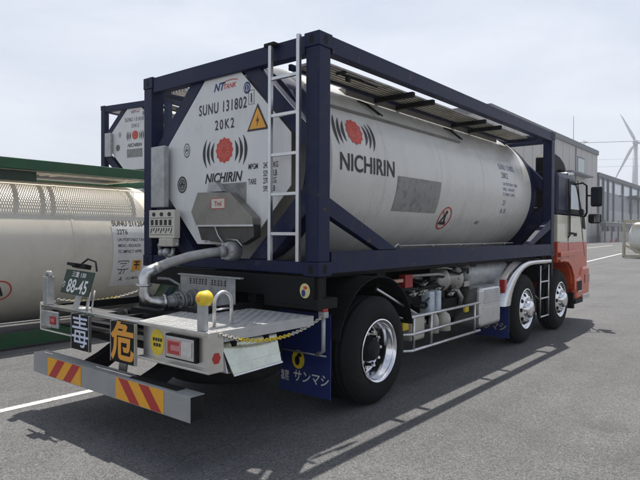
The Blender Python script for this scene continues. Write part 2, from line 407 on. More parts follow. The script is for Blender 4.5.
# ------------------------------------------------------------------ tank containers
def container_frame(root, H, L, m, Wd=2.438, pw=.105):
    """posts, rails, braces and corner castings in local coordinates: x right, y forward, z up from the base"""
    hw = Wd/2
    for sx in (-1, 1):
        for y0, y1 in ((0, .178), (L-.178, L)):
            for z0, z1 in ((0, .118), (H-.118, H)):
                mb = MB(); xa, xb = sorted((sx*hw, sx*(hw-.162)))
                mb.box(xa, xb, y0, y1, z0, z1); mb.mi = 1
                yo = y0-.0015 if y0 == 0 else y1+.0015; xo = sx*(hw+.0015); zc = (z0+z1)/2
                mb.disc(rear_map(yo), (xa+xb)/2, zc, .026, .04, 16); mb.disc(side_map(xo), (y0+y1)/2, zc, .026, .04, 16)
                xi = sx*(hw-.1635); 
                mb.build('corner_casting', [m, black], root, .006)
        for y0, y1 in ((.006, .160), (L-.160, L-.006)):
            mb = MB(); xa, xb = sorted((sx*(hw-.006), sx*(hw-.146)))
            mb.box(xa, xb, y0, y1, .1185, H-.1185); mb.build('corner_post', m, root, .008)
        xa, xb = sorted((sx*(hw-.004), sx*(hw-.1)))
        mb = MB(); mb.box(xa, xb, .1785, L-.1785, H-.155, H-.008); mb.build('top_side_rail', m, root, .008)
        mb = MB(); mb.box(xa, xb, .1785, L-.1785, .022, .198); mb.box(xa, xb-.0, .1785, L-.1785, .1985, .2005); mb.build('bottom_side_rail', m, root, .008)
    for y0, y1 in ((.012, .112), (L-.112, L-.012)):
        mb = MB(); mb.box(-hw+.1625, hw-.1625, y0, y1, H-.17, H-.012); mb.build('top_end_rail', m, root, .008)
        mb = MB(); mb.box(-hw+.1625, hw-.1625, y0, y1, .015, .118); mb.build('bottom_end_rail', m, root, .008)

def container_text(root, fn, serial, sfn=None, R=None):
    mb = MB(); text_mb(mb, serial, fn, -.345, 1.50, .105, 'LEFT', .014, .04, .70, spacing=1.16)
    mb.build('serial_number', ink, root)
    mb = MB(); text_mb(mb, '20K2', fn, .03, 1.337, .095, 'CENTER', .014, 0, .78, spacing=1.35); mb.build('size_code', ink, root)
    mb = MB(); text_mb(mb, '1', fn, .392, 1.537, .085, 'CENTER', .014)
    for (a, b, c, d) in ((.357, 1.52, .357, 1.645), (.427, 1.52, .427, 1.645), (.3555, 1.52, .4285, 1.52), (.3555, 1.645, .4285, 1.645)): mb.strip(fn, [(a, b), (c, d)], .004)
    mb.build('check_digit', ink, root)
    mb = MB(); text_mb(mb, 'NT', fn, -.125, 1.705, .075, 'LEFT', .03, .35, 1.0); mb.build('maker_letters', inkb, root)
    mb = MB(); text_mb(mb, 'TANK', fn, .005, 1.71, .048, 'LEFT', .015, .35, 1.0); mb.strip(fn, [(.0, 1.768), (.06, 1.783), (.14, 1.786), (.21, 1.775)], .008); mb.build('maker_letters', red, root)
    mb = MB(); mb.disc(fn, .335, 1.676, .045, .055); mb.build('round_seal', inkb, root)
    mb = MB(); fo = lambda a, b: (fn(a, b)[0], fn(a, b)[1]-.0015, fn(a, b)[2]); ring(mb, fo, .335, 1.676, .034, .029); text_mb(mb, 'J', fo, .335, 1.655, .04, bold=.02); mb.build('seal_mark', whitel, root)
    emblem(root, fn, .03, 1.135, .30)
    mb = MB(); text_mb(mb, 'NICHIRIN', fn, .005, .836, .093, 'CENTER', .026, .28, .93); mb.build('company_name', ink, root)

def blue_container(name, loc, rz, serial, detailed):
    H, L = 2.0, 6.058
    R, zc = 1.0, 1.005
    root = empty(name, loc, rz)
    container_frame(root, H, L, blue)
    # end braces, flush against the plate bevels
    for yb in (.11, L-.11):
        for sx in (-1, 1):
            mb = MB()
            mb.prism([(.27, 1.838), (.48, 1.838), (1.066, 1.25), (1.066, 1.04)], lambda p, q, d: (sx*p, d, q), yb-.055, yb+.055)
            mb.build('end_brace', blue, root, .006)
            mb = MB()
            mb.prism([(.36, .121), (.61, .121), (1.066, .545), (1.066, .80)], lambda p, q, d: (sx*p, d, q), yb-.055, yb+.055)
            mb.build('end_brace', blue, root, .006)
    # side braces
    for sx in (-1, 1):
        fx = lambda p, q, d: (sx*d, p, q)
        mb = MB(); mb.prism([(.162, .50), (.162, .655), (1.25, .202), (.92, .202)], fx, 1.125, 1.205); mb.build('side_brace', blue, root, .006)
        mb = MB(); mb.prism([(L-.162, .44), (L-.162, .60), (L-1.22, .202), (L-.95, .202)], fx, 1.125, 1.205); mb.build('side_brace', blue, root, .006)
    # skirt rings that carry the tank
    for y0, y1 in ((.168, .42), (L-.42, L-.168)):
        mb = MB(); mb.lathe([(y0, R-.035), (y1, R-.035), (y1, R-.06), (y0, R-.06), (y0, R-.035)], (0, 0, zc), 'y', 64, smooth=False)
        for fc in mb.bm.faces: fc.smooth = True
        o = mb.build('skirt_ring', blue, root)
        md = o.modifiers.new('edges', 'EDGE_SPLIT'); md.split_angle = rad(40)
    # vessel: cladding cylinder with dished ends
    prof = [(.34, .02)]
    for k in range(1, 9):
        t = PI/2*k/8; prof.append((.36+.30*(1-math.cos(t))*.35, R*math.sin(t)))
    y1 = L-.30
    prof.append((.55, R))
    for ys in (1.35, 2.55, 3.75, 4.9):
        prof += [(ys-.003, R), (ys-.002, R+.0022), (ys+.012, R+.0022), (ys+.013, R)] if detailed else [(ys, R)]
    prof.append((y1-.20, R))
    for k in range(1, 11):
        t = PI/2*k/10; prof.append((y1-.20+.26*math.sin(t), max(.02, R*math.cos(t)**.6)))
    mb = MB(); mb.lathe(prof, (0, 0, zc), 'y', 96)
    if detailed:
        for ys in (1.35, 2.55, 3.75, 4.9):
            for t in range(-62, 92, 3):
                c = Vector((math.cos(rad(t)), 0, math.sin(rad(t)))); e = Vector((-c.z, 0, c.x)); p = Vector((0, ys+.03, zc))+c*(R+.0005); d = Vector((0, 1, 0))
                ring_ = [p+(e*math.cos(a)+d*math.sin(a))*.0065 for a in [PI*k/3 for k in range(6)]]
                mb.faces([p+c*.004]+ring_, [(0, k+1, (k+1) % 6+1) for k in range(6)], True)
    o = mb.build('tank_vessel', white, root)
    md = o.modifiers.new('edges', 'EDGE_SPLIT'); md.split_angle = rad(35)
    # octagonal end plate
    mb = MB(); oc = [(-.225, 1.86), (.225, 1.86), (.875, 1.215), (.875, .765), (.365, .245), (-.365, .245), (-.875, .765), (-.875, 1.215)]
    mb.prism(oc, lambda p, q, d: (p, d, q), .048, .056); mb.build('end_plate', plate_w, root)
    fn = rear_map(.0455)
    container_text(root, fn, serial)
    mb = MB(); mb.prism([(0, .60), (.33, .60), (.33, .82), (0, .82)], lambda p, q, d: (p if detailed else p*1.7-.27, d, q-(0 if detailed else .04)), .0445, .0475); mb.build('grey_patch', patchg, root)
    # round approval stamps
    for cx, cz, rx, rz_ in ((-.53, 1.18, .048, .072), (-.605, .84, .075, .085)):
        mb = MB(); ring_fn = lambda a, b: fn(cx+a*rx, cz+b*rz_)
        mb.disc(ring_fn, 0, 0, 1, 1); mb.build('approval_stamp', patchg if cx < -.6 else whitel, root)
        mb = MB(); f2 = lambda a, b: (cx+a*rx, .044, cz+b*rz_); ring(mb, f2, 0, 0, .98, .84); ring(mb, f2, 0, 0, .6, .5); mb.strip(f2, [(-.3, -.3), (0, .35), (.3, -.3)], .14); mb.strip(f2, [(-.5, .0), (.5, 0)], .1); mb.build('stamp_mark', ink, root)
    # walkway: slatted planks along the right edge of the roof
    mb = MB()
    for k in range(6): mb.box(.697+k*.049, .697+k*.049+.0455, .30, 5.40, 1.852, 1.870)
    for k in range(11):
        yy = .34+5.02*k/10; mb.box(.697, .985, yy-.004, yy+.004, 1.846, 1.8515)
    mb.build('walkway_plank', alud, root)
    mb = MB()
    for k in range(7): mb.box(.697+k*.049-.0075, .697+k*.049+.0035, .30, 5.40, 1.8415, 1.8455)
    mb.build('plank_gap_shade', trimd_, root)  # dark strips put the shade of the plank gaps into colour
    mb = MB()
    mb.box(.655, .692, .25, 5.45, 1.82, 1.875); mb.build('walkway_edge', blue, root, .004)
    for yy in (1.69, 2.13, 3.53, 4.05):
        mb = MB(); mb.box(.54, 1.115, yy-.028, yy+.028, 1.785, 1.8375); mb.build('walkway_arm', black, root, .004)
    mb = MB(); mb.box(-1.115, 1.115, 5.42, 5.50, 1.80, 1.88); mb.build('roof_cross_rail', blue, root, .006)
    for a, b in ((.2, 3.2),):
        mb = MB()
        for k in range(5): mb.box(-1.0+k*.05, -1.0+k*.05+.034, a, 5.38, 1.845, 1.872)
        mb.build('walkway_plank', alud, root)
    for yy in (.9, 2.6, 4.3):
        mb = MB(); mb.box(-1.115, -.7, yy-.028, yy+.028, 1.79, 1.8440); mb.build('walkway_arm', black, root, .004)
    # spill box along the crown of the tank
    mb = MB()
    mb.prism([(.620, 1.85), (.638, 1.85), (.638, 1.715), (.620, 1.715)], lambda p, q, d: (p, d, q), 1.16, 5.05)
    mb.prism([(-.620, 1.85), (-.638, 1.85), (-.638, 1.715), (-.620, 1.715)], lambda p, q, d: (p, d, q), 1.16, 5.05)
    arc = [(R*.985*math.cos(rad(t)), zc+R*.985*math.sin(rad(t))) for t in range(50, 131, 8)]
    for yy in (1.143, 5.051): mb.prism([(-.637, 1.85), (.637, 1.85)]+arc, lambda p, q, d: (p, d, q), yy, yy+.016)
    mb.build('spill_box', boxm, root)
    mb = MB(); mb.lathe([(0, .24), (.07, .24), (.08, .2), (.08, .02)], (0, 3.0, zc+.905), 'z', 28); mb.build('manlid', alud, root)
    # lipped drip rail on the cladding
    mb = MB(); P2 = lambda a, k: (math.cos(rad(a))*(R+k), math.sin(rad(a))*(R+k))
    mb.prism([P2(31.2, .001), P2(31.2, .026), P2(32.3, .026), P2(32.3, .020), P2(31.5, .018), P2(31.5, .001)], lambda p, q, d: (p, d, zc+q), .40, 3.3)
    mb.build('drip_rail', boxm, root)
    for ya, yb in ((1.27, 1.43), (3.18, 3.32)):
        mb = MB(); P = lambda a, k, y: (math.cos(rad(a))*(R+k), y, zc+math.sin(rad(a))*(R+k))
        for t in (-.03, .03): mb.tube([P(45, .01, ya+t), P(42, .03, (ya*2+yb)/3+t), P(33, .05, yb+t)], .009, 6)
        for q in (.25, .6): mb.tube([P(44-10*q, .035, ya+(yb-ya)*q-.03), P(44-10*q, .035, ya+(yb-ya)*q+.03)], .007, 6)
        mb.build('hinge_strap', black, root)
    # roof latch near the front corner of the ladder
    mb = MB(); mb.box(1.0, 1.10, .50, .53, 1.78, 1.80); mb.box(1.02, 1.05, .62, .66, 1.74, 1.80); mb.tube([(1.03, .55, 1.79), (1.05, .8, 1.79), (1.07, 1.0, 1.775)], .014, 8); mb.tube([(1.08, .8, 1.77), (1.08, 1.05, 1.77)], .010, 8); mb.build('grab_latch', black, root)
    # side writing, wrapped on the cladding
    cf = cyl_map(R+.0045, 0, zc)
    emblem(root, cf, .86, .325, .325)
    mb = MB(); text_mb(mb, 'NICHIRIN', cf, 1.04, -.064, .165, 'CENTER', .016, 0, .97, cut=.03); mb.build('company_name', ink, root)
    mb = MB(); n = 8
    for i in range(n):
        v0, v1 = -.42+.375*i/n, -.42+.375*(i+1)/n
        mb.faces([cf(1.575, v0), cf(2.535, v0), cf(2.535, v1), cf(1.575, v1)], [(0,1,2,3)], True)
    mb.build('grey_patch', patchg, root)
    mb = MB(); ring(mb, cf, 2.84, -.48, .155, .135); mb.build('warning_ring', red, root)
    mb = MB(); cf2 = cyl_map(R+.006, 0, zc); mb.strip(cf2, [(2.84-.1, -.56), (2.84-.01, -.42), (2.84+.02, -.56)], .03); mb.strip(cf2, [(2.78, -.545), (2.9, -.545)], .04); mb.disc(cf2, 2.835, -.40, .028, .028, 14); mb.build('warning_figure', ink, root)
    mb = MB(); mb.strip(cf2, [(2.84-.1, -.385), (2.84+.1, -.575)], .018); mb.build('warning_bar', red, root)
    def tline(t, *a, m=inkb, **k):
        mb = MB(); text_mb(mb, t, *a, **k); mb.build('data_text', m, root)
    tline('SUNU 131802', cf, 4.36, .285, .088, 'LEFT', 0, 0, .74, cut=.03, spacing=1.12); tline('20K2', cf, 4.40, .155, .088, 'LEFT', 0, 0, .85, cut=.03, spacing=1.15)
    for i, t in enumerate(('UN PORTABLE TANK', 'IMDG - RID/ADR', 'TC IMPACT APPR')): tline(t, cf, 4.42, .05-.075*i, .046, 'LEFT', 0, 0, .85, cut=.03, spacing=1.1)
    tline('21', cf, 4.46, -.235, .075, 'LEFT', 0, cut=.03); tline('A 15', cf, 4.44, -.355, .075, 'LEFT', 0, cut=.03)
    tline('- 40°C', cf, 3.72, -.54, .045, 'LEFT', .012, m=ink, cut=.03)
    # hose rail wire along the lower side
    mb = MB(); mb.tube([(1.10, 1.32, .205), (1.10, 1.42, .25), (1.10, 1.47, .205)], .007, 6)
    for yy in (2.2, 2.9, 3.6, 4.3): mb.tube([(1.08, yy, .20), (1.08, yy, .235)], .006, 6)
    mb.tube([(1.08, 1.5, .232), (1.08, 4.6, .232)], .005, 6); mb.build('cargo_wire', alu, root)
    if detailed:
        for t, a, b in (('MPGM', .355, .932), ('24300 KG', .545, .932), ('52910 LB', .545, .86), ('TARE', .355, .795), ('2700 KG', .545, .795), ('5950 LB', .545, .725)):
            mb = MB(); text_mb(mb, t, fn, a, b, .052, 'LEFT', .012, 0, .62); mb.build('weight_text', ink, root)
        # electric hazard triangle
        mb = MB(); mb.prism([(.34, 1.275), (.61, 1.275), (.475, 1.515)], lambda p, q, d: (p, d, q), .0435, .0475); mb.build('hazard_sign', ink, root)
        mb = MB(); f3 = rear_map(.0425); mb.faces([f3(.367, 1.291), f3(.583, 1.291), f3(.475, 1.482)], [(0,1,2)]); hz = mb.build('hazard_face', hazard, root)
        mb = MB(); f4 = rear_map(.0415); mb.faces([f4(.49, 1.42), f4(.455, 1.355), f4(.474, 1.36), f4(.462, 1.305), f4(.497, 1.375), f4(.477, 1.37)], [(0,1,2,5),(2,3,4,5)]); mb.build('hazard_bolt', ink, root)
    # ladder
    mb = MB()
    for sx in (.715, 1.035): mb.box(sx-.017, sx+.017, -.055, -.022, .12, 1.955 if sx < .9 else 1.99)
    lad = mb.build('ladder', alu, root, .003)
    for zz in (.35, .685, 1.02, 1.355, 1.67):
        mb = MB(); mb.box(.733, 1.017, -.052, -.024, zz-.014, zz+.014); mb.build('rung', alu, lad, .003)
    mb = MB(); mb.box(.64, .76, -.05, .03, 1.955, 1.985); mb.build('ladder_bracket', black, root, .003)
    # document tube and manifest box on the left post
    mb = MB(); mb.box(-.99, -.77, -.06, .004, .615, 1.24); mb.build('document_holder', galv, root, .006)
    if detailed:
        mb = MB(); mb.box(-.985, -.56, -.085, -.012, .30, .585); bx = mb.build('valve_placard', paper, root, .006)
        mb = MB(); f5 = rear_map(-.0865)
        for k in range(3): mb.faces([f5(-.965, .50-.085*k), f5(-.58, .50-.085*k), f5(-.58, .505-.085*k), f5(-.965, .505-.085*k)], [(0,1,2,3)])
        for k in range(3): mb.disc(f5, -.90+.13*k, .54, .03, .022)
        for k in range(5): mb.box(-.95+.075*k, -.905+.075*k, -.0875, -.086, .43, .485)
        for k in range(9): mb.strip(f5, [(-.955+.042*k, .35+.02*(k % 2)), (-.93+.042*k, .40)], .014)
        mb.build('placard_print', ink, bx)
        mb = MB(); mb.box(-.80, -.57, -.10, -.015, .215, .298); mb.build('gauge_box', cream, root, .01)
        mb = MB(); mb.tube([(-.86, -.03, .14), (-.86, -.05, .23), (-.80, -.06, .26)], .018, 8); mb.tube([(-.62, -.05, .2), (-.62, -.06, .13), (-.75, -.05, .125)], .02, 8); mb.sphere((-.72, -.06, .155), .045); mb.sphere((-.82, -.05, .15), .035); mb.sphere((-.56, -.05, .235), .022); mb.build('gauge_valve', galv, root)
        for x0, w, m in ((-.82, .045, whitel), (-.73, .05, whitel), (-.655, .04, yellow), (-.60, .11, hazard)):
            mb = MB(); mb.box(x0, x0+w, .006, .0105, .055, .055+(.06 if m is hazard or m is yellow else .045)); mb.build('frame_sticker', m, root)
        # valve cover: octagonal hood, solid block below with the recess's shade in its colour
        mb = MB(); mb.prism([(-.231, .741), (.215, .725), (.515, .491), (.522, .425), (-.253, .425), (-.329, .556)], lambda p, q, d: (p, d, q), -.062, .043); mb.build('valve_hood', boxm, root, .006)
        mb = MB(); mb.prism([(-.253, .422), (.522, .422), (.522, .32), (.363, .247), (-.192, .286)], lambda p, q, d: (p, d, q), -.045, .043); mb.build('valve_recess', mat('stainless with recess shade', (.07, .066, .06), .45, .4, var=.25, scale=7, dirt=((.02, .02, .02), .6, 5)), root, .004)
        mb = MB(); mb.box(-.265, .54, -.072, -.0625, .414, .430); mb.tube([(.03, -.07, .42), (.08, -.07, .33), (.16, -.07, .25)], .006, 6); mb.tube([(-.12, -.06, .27), (-.03, -.07, .275)], .006, 6); mb.tube([(.18, -.06, .30), (.34, -.07, .29), (.40, -.07, .24)], .006, 6); mb.build('hood_rail', alu, root)
        mb = MB(); mb.prism([(-.12, .83), (-.02, .835), (.08, .742), (-.14, .745)], lambda p, q, d: (p, d, q), -.02, .043); mb.build('hood_tab', galv, root)
        mb = MB(); mb.box(-.03, .17, -.0665, -.0625, .575, .68); lb = mb.build('hood_label', paper, root)
        mb = MB(); f6 = rear_map(-.068)
        for a, b, c, d in ((-.025, .58, .165, .58), (-.025, .675, .165, .675), (-.025, .58, -.025, .675), (.165, .58, .165, .675)): mb.strip(f6, [(a, b), (c, d)], .007)
        text_mb(mb, 'Tml', f6, .07, .605, .045, bold=.02); mb.build('label_print', redst, lb)
        mb = MB(); mb.lathe([(-.10, .075), (-.06, .085), (.03, .085), (.04, .05)], (.26, -.04, .19), 'y', 20, cap=True)
        for k in range(6):
            t = 2*PI*k/6; mb.tube([(.26+.07*math.cos(t), -.15, .19+.07*math.sin(t)), (.26+.07*math.cos(t), -.09, .19+.07*math.sin(t))], .012, 6)
        mb.build('outlet_flange', galv, root)
    return root

main = blue_container('tank_container', (0, 0, 1.245), 0, 'SUNU 131802', True)
tag(main, 'navy framed white tank container marked 131802 locked on the truck, ladder on its rear end', 'tank container')

# stacked containers beyond the green one
a0 = rad(10)
dep = blue_container('tank_container', (-9.03, 4.92, 2.99), a0, 'SUNU 131418', False)
tag(dep, 'small distant navy framed white tank container showing above the green container, topmost of its stack', 'tank container', 'navy framed containers stacked behind')
for k, (zz, lb) in enumerate(((.0, 'lowest navy framed tank container of the stack hidden behind the green container'), (1.495, 'middle navy framed tank container of the stack behind the green container'))):
    c = copy_tree(dep); c.location = (dep.location.x, dep.location.y, zz); c.scale = (1, 1, .7475); c['label'] = lb

# ------------------------------------------------------------------ green framed container on the ground at the left
GX, GY, GH, GL = -5.169, -3.25, 2.591, 6.058
gr = empty('tank_container', (GX, GY, .02))
tag(gr, 'green framed white tank container standing on the asphalt at the left edge', 'tank container')
container_frame(gr, GH, GL, greenf)
RG, ZG = 1.1, 1.29
prof = [(.18, .02)]
for k in range(1, 11):
    t = PI/2*k/10; prof.append((.50-.32*math.cos(t), RG*math.sin(t)**.8))
prof.append((.7, RG))
for ys in (1.5, 2.75, 4.0, 5.1): prof += [(ys-.02, RG), (ys-.018, RG+.004), (ys+.02, RG+.004), (ys+.022, RG)]
prof.append((GL-.5, RG))
for k in range(1, 11):
    t = PI/2*k/10; prof.append((GL-.5+.32*math.sin(t), max(.02, RG*math.cos(t)**.8)))
mb = MB(); mb.lathe(prof, (0, 0, ZG), 'y', 96); o = mb.build('tank_vessel', greenw, gr); md = o.modifiers.new('edges', 'EDGE_SPLIT'); md.split_angle = rad(35)
for sx in (-1, 1):
    fx = lambda p, q, d: (sx*d, p, q)
    mb = MB(); mb.prism([(3.62, .2015), (3.92, .30), (4.3, .33), (5.88, .33), (5.88, .2015)], fx, 1.125, 1.20); mb.build('saddle_plate', greenf, gr, .006)
    mb = MB(); mb.prism([(.16, 1.15), (.16, 1.32), (2.3, .2015), (2.0, .2015)], fx, 1.125, 1.20); mb.build('side_brace', greenf, gr, .006)
    for yb in (.11, GL-.11):
        mb = MB(); mb.prism([(.45, .121), (.65, .121), (1.07, .55), (1.07, .76)], lambda p, q, d: (sx*p, d, q), yb-.05, yb+.05); mb.build('end_brace', greenf, gr, .006)
        mb = MB(); mb.prism([(.45, GH-.172), (.65, GH-.172), (1.07, GH-.6), (1.07, GH-.8)], lambda p, q, d: (sx*p, d, q), yb-.05, yb+.05); mb.build('end_brace', greenf, gr, .006)
for yb in (.30, GL-.30):
    mb = MB(); mb.lathe([(yb-.14, RG-.05), (yb+.14, RG-.05), (yb+.14, RG-.08), (yb-.14, RG-.08), (yb-.14, RG-.05)], (0, 0, ZG), 'y', 48); mb.build('skirt_ring', greenf, gr)
# expanded metal walkway: its sun pattern falls on the cladding
mb = MB(); xa, xb, zt = .44, .845, 2.49
y = .35
while y < GL-.8:
    mb.bar((xa, y, zt), (xb, y+.30, zt), .012, .005); mb.bar((xa, y+.20, zt+.006), (xb, y, zt+.006), .012, .005); y += .034
mb.build('walkway_mesh', alud, gr)
mb = MB()
for x in (xa-.01, xb+.01): mb.box(x-.010, x+.010, .2, GL-.2, 2.47, 2.505)
for yy in (.5, 1.6, 2.85, 3.42, 3.80, 3.95, 5.3): mb.box(xa-.038+.037, xb, yy-.03, yy+.03, 2.435, 2.4825)
mb.build('walkway_frame', alud, gr)
mb = MB(); mb.box(1.105, 1.118, .17, 3.42, 2.285, 2.425); mb.build('side_gusset', mat('dark green box', (.025, .05, .03), .5, var=.2, scale=5), gr)
mb = MB(); mb.box(-.5, .38, .4, GL-.6, 2.462, 2.50); mb.build('spill_box', greenw, gr, .005)
mb = MB(); mb.box(.915, 1.112, .2, GL-.2, 2.44, 2.446); mb.build('rail_flange', MATS['dark green box'], gr)
# writing near its front end
cf = cyl_map(RG+.0055, 0, ZG)
mb = MB(); n = 16
for i in range(n):
    v0, v1 = -.60+1.02*i/n, -.60+1.02*(i+1)/n
    c4 = cyl_map(RG+.0045, 0, ZG); mb.faces([c4(4.62, v0), c4(5.45, v0), c4(5.45, v1), c4(4.62, v1)], [(0,1,2,3)], True)
mb.build('data_panel', plate_w, gr)
def gline(t, *a, **k):
    mb = MB(); text_mb(mb, t, cf, *a, cut=.03, **k); mb.build('data_text', ink, gr)
gline('SUNU 211204', 4.64, .40, .095, 'LEFT', .014, 0, .76, spacing=1.05); gline('22T6', 4.70, .26, .085, 'LEFT', .012, 0, .8)
for i, t in enumerate(('UN PORTABLE TANK', 'IMDG - RID/ADR', 'TC IMPACT APPR')): gline(t, 4.70, .15-.095*i, .05, 'LEFT', .015, 0, .82)
gline('21', 4.74, -.38, .085, 'LEFT', .01, .2); gline('13.5', 4.95, -.36, .035, 'LEFT', .01); gline('A', 4.76, -.51, .075, 'LEFT', .01, .2); gline('0.2 MPA', 4.90, -.49, .045, 'LEFT', .01, .2)
mb = MB(); cfz = cf; cf = cyl_map(RG+.0055, 0, ZG+.055)
for a, b, c, d in ((4.72, -.23, 4.90, -.23), (4.72, -.37, 4.90, -.37), (4.72, -.23, 4.72, -.37), (4.90, -.23, 4.90, -.37), (4.75, -.27, 4.87, -.27), (4.78, -.33, 4.84, -.30)): mb.strip(cfz, [(a, b+.06), (c, d+.06)], .012)
cf = cfz; mb.build('data_frame', ink, gr)
mb = MB(); c5 = cyl_map(RG+.006, 0, ZG)
for i in range(4): mb.faces([c5(4.97, -.34+.045*i), c5(5.13, -.34+.045*i), c5(5.13, -.295+.045*i), c5(4.97, -.295+.045*i)], [(0,1,2,3)])
ob_ = mb.build('orange_sticker', hazard, gr)
mb = MB(); c6 = cyl_map(RG+.0075, 0, ZG); mb.strip(c6, [(5.0, -.19), (5.10, -.19)], .025); mb.strip(c6, [(5.0, -.24), (5.10, -.24)], .025); mb.strip(c6, [(5.05, -.19), (5.05, -.31)], .02); mb.build('sticker_print', ink, ob_)
mb = MB(); ring(mb, cf, 2.98, -.55, .165, .145); mb.build('warning_ring', red, gr)
mb = MB(); mb.strip(cf, [(2.90, -.63), (2.97, -.48), (3.03, -.63)], .03); mb.build('warning_figure', ink, gr)

# ------------------------------------------------------------------ truck
tr = empty('container_truck', (0, 3, 0))
def tp(mb, name, m, bevel=0, parent=None):
    """part of the truck built in world coordinates"""
    o = mb.build(name, m, parent or tr, bevel)
    if parent is None: o.location = (0, -3, 0)
    return o
tag(tr, 'three axle truck with navy, cream and orange cab carrying the tank container, steel deck behind', 'truck')

mb = MB()
for sx in (-1, 1):
    mb.box(sx*.43-.035, sx*.43+.035, -.55, 7.6, .72, .98)
for yy in (-.5, .1, 1.7, 2.6, 3.5, 4.3, 5.6): mb.box(-.394, .394, yy-.05, yy+.05, .76, .95)
tp(mb, 'chassis_rail', black, .008)
mb = MB()
for sx in (-1, 1): mb.box(sx*.43-.045, sx*.43+.045, .02, 6.0, .985, 1.235)
for yy in (1.3, 2.4, 3.5, 4.7): mb.box(-.98, .98, yy-.08, yy+.08, 1.06, 1.2425)
mb.box(-1.17, 1.17, .01, .17, 1.06, 1.2425)
mb.box(-1.0, 1.0, .30, 5.7, 1.205, 1.235)
mb.box(-1.16, 1.16, 5.75, 6.08, 1.06, 1.15)
tp(mb, 'container_bolster', black, .006)
# ------- wheels
def tyre_mb(sgn, y, xo, wd=.285, R=.505):
    """outer face at x = xo (world), going inward"""
    s = sgn; mb = MB()
    pr = [(0.012, .292), (0.0, .315), (-.006, .36), (0.0, .42), (.02, .465), (.045, .490), (.062, .498)]
    q = [.062, .105, .108, .118, .121, .165, .168, .178, .181, wd-.062]
    rr = [R, R, R-.012, R-.012, R, R, R-.012, R-.012, R, R]
    pr += list(zip(q, rr)) + [(wd-.045, .490), (wd-.02, .465), (wd, .42), (wd, .33), (wd-.015, .292)]
    mb.lathe([(xo-s*a, b) for a, b in pr], (0, y, R), 'x', 64)
    return mb
def wheel(y, sgn, kind, R=.505):
    w = empty('wheel', (0, 0, 0), 0, tr); w.location = (0, -3, 0)
    xo = sgn*1.215 if kind == 'drive' else sgn*1.19
    T = tyre_mb(sgn, y, xo); s = sgn
    T.build('tyre', rubber, w)
    if kind == 'drive':
        tyre_mb(sgn, y, xo-sgn*.335).build('tyre', rubber, w)
        pr = [(.012, .292), (-.004, .298), (-.008, .288), (.0, .276), (.02, .268), (.055, .262), (.06, .255), (.12, .25), (.165, .235), (.17, .19), (.165, .12)]
        mb = MB(); mb.lathe([(xo-s*a, b) for a, b in pr], (0, y, R), 'x', 56); o = mb.build('rim', chrome, w)
        md = o.modifiers.new('edges', 'EDGE_SPLIT'); md.split_angle = rad(50)
        mb = MB(); mb.lathe([(xo-s*a, b) for a, b in [(.168, .125), (.12, .12), (.112, .11), (.065, .10), (.055, .085), (.052, .001)]], (0, y, R), 'x', 32)
        for k in range(10):
            t = 2*PI*k/10; mb.tube([(xo-s*.168, y+.165*math.cos(t), R+.165*math.sin(t)), (xo-s*.125, y+.165*math.cos(t), R+.165*math.sin(t))], .017, 6)
        o = mb.build('hub', black, w); md = o.modifiers.new('edges', 'EDGE_SPLIT'); md.split_angle = rad(40)
        for k in range(10):
            mb = MB(); t = 2*PI*k/10; mb.tube([(xo-s*.128, y+.165*math.cos(t), R+.165*math.sin(t)), (xo-s*.09, y+.165*math.cos(t), R+.165*math.sin(t))], .015, 6); mb.build('wheel_nut', chrome, w)
        mb = MB()
        for k in range(10):
            t = 2*PI*(k+.5)/10; mb.disc(lambda a, b: (xo-s*.1665, y+a*math.cos(t)-b*math.sin(t), R+a*math.sin(t)+b*math.cos(t)), .212, 0, .022, .028, 14)
        mb.build('vent_hole', black, w)
    else:
        pr = [(.012, .292), (-.004, .298), (-.008, .288), (.0, .276), (.03, .268), (.035, .25), (.012, .235), (-.012, .20), (-.020, .165), (-.020, .135), (-.045, .128), (-.075, .118), (-.088, .10), (-.092, .001)]
        mb = MB(); mb.lathe([(xo-s*a, b) for a, b in pr], (0, y, R), 'x', 56); o = mb.build('rim', chrome, w)
        md = o.modifiers.new('edges', 'EDGE_SPLIT'); md.split_angle = rad(45)
        mb = MB()
        for k in range(10):
            t = 2*PI*k/10; cs, sn = math.cos(t), math.sin(t)
            mb.disc(lambda a, b: (xo-s*(-.0022 + (a-.217)*.70), y+a*cs-b*sn, R+a*sn+b*cs), .217, 0, .022, .03, 16)
        mb.build('vent_hole', black, w)
        for k in range(10):
            mb = MB(); t = 2*PI*(k+.5)/10; mb.tube([(xo+s*.018, y+.15*math.cos(t), R+.15*math.sin(t)), (xo+s*.046, y+.15*math.cos(t), R+.15*math.sin(t))], .014, 6); mb.build('wheel_nut', chrome, w)
    return w
for sgn in (1, -1):
    wheel(.92, sgn, 'drive'); wheel(4.87, sgn, 'steer'); wheel(6.50, sgn, 'steer')
mb = MB()
for yy, rr in ((.92, .13), (4.87, .06), (6.50, .06)): mb.tube([(-.95, yy, .505), (.95, yy, .505)], rr, 14)
mb.sphere((0, .92, .52), .24)
for sx in (-1, 1):
    for yy in (.92, 4.87, 6.50):
        for k in range(4): mb.box(sx*.43-.04, sx*.43+.04, yy-.65+.1*k, yy+.65-.1*k, .64-.018*k, .655-.018*k)
tp(mb, 'axle', black)
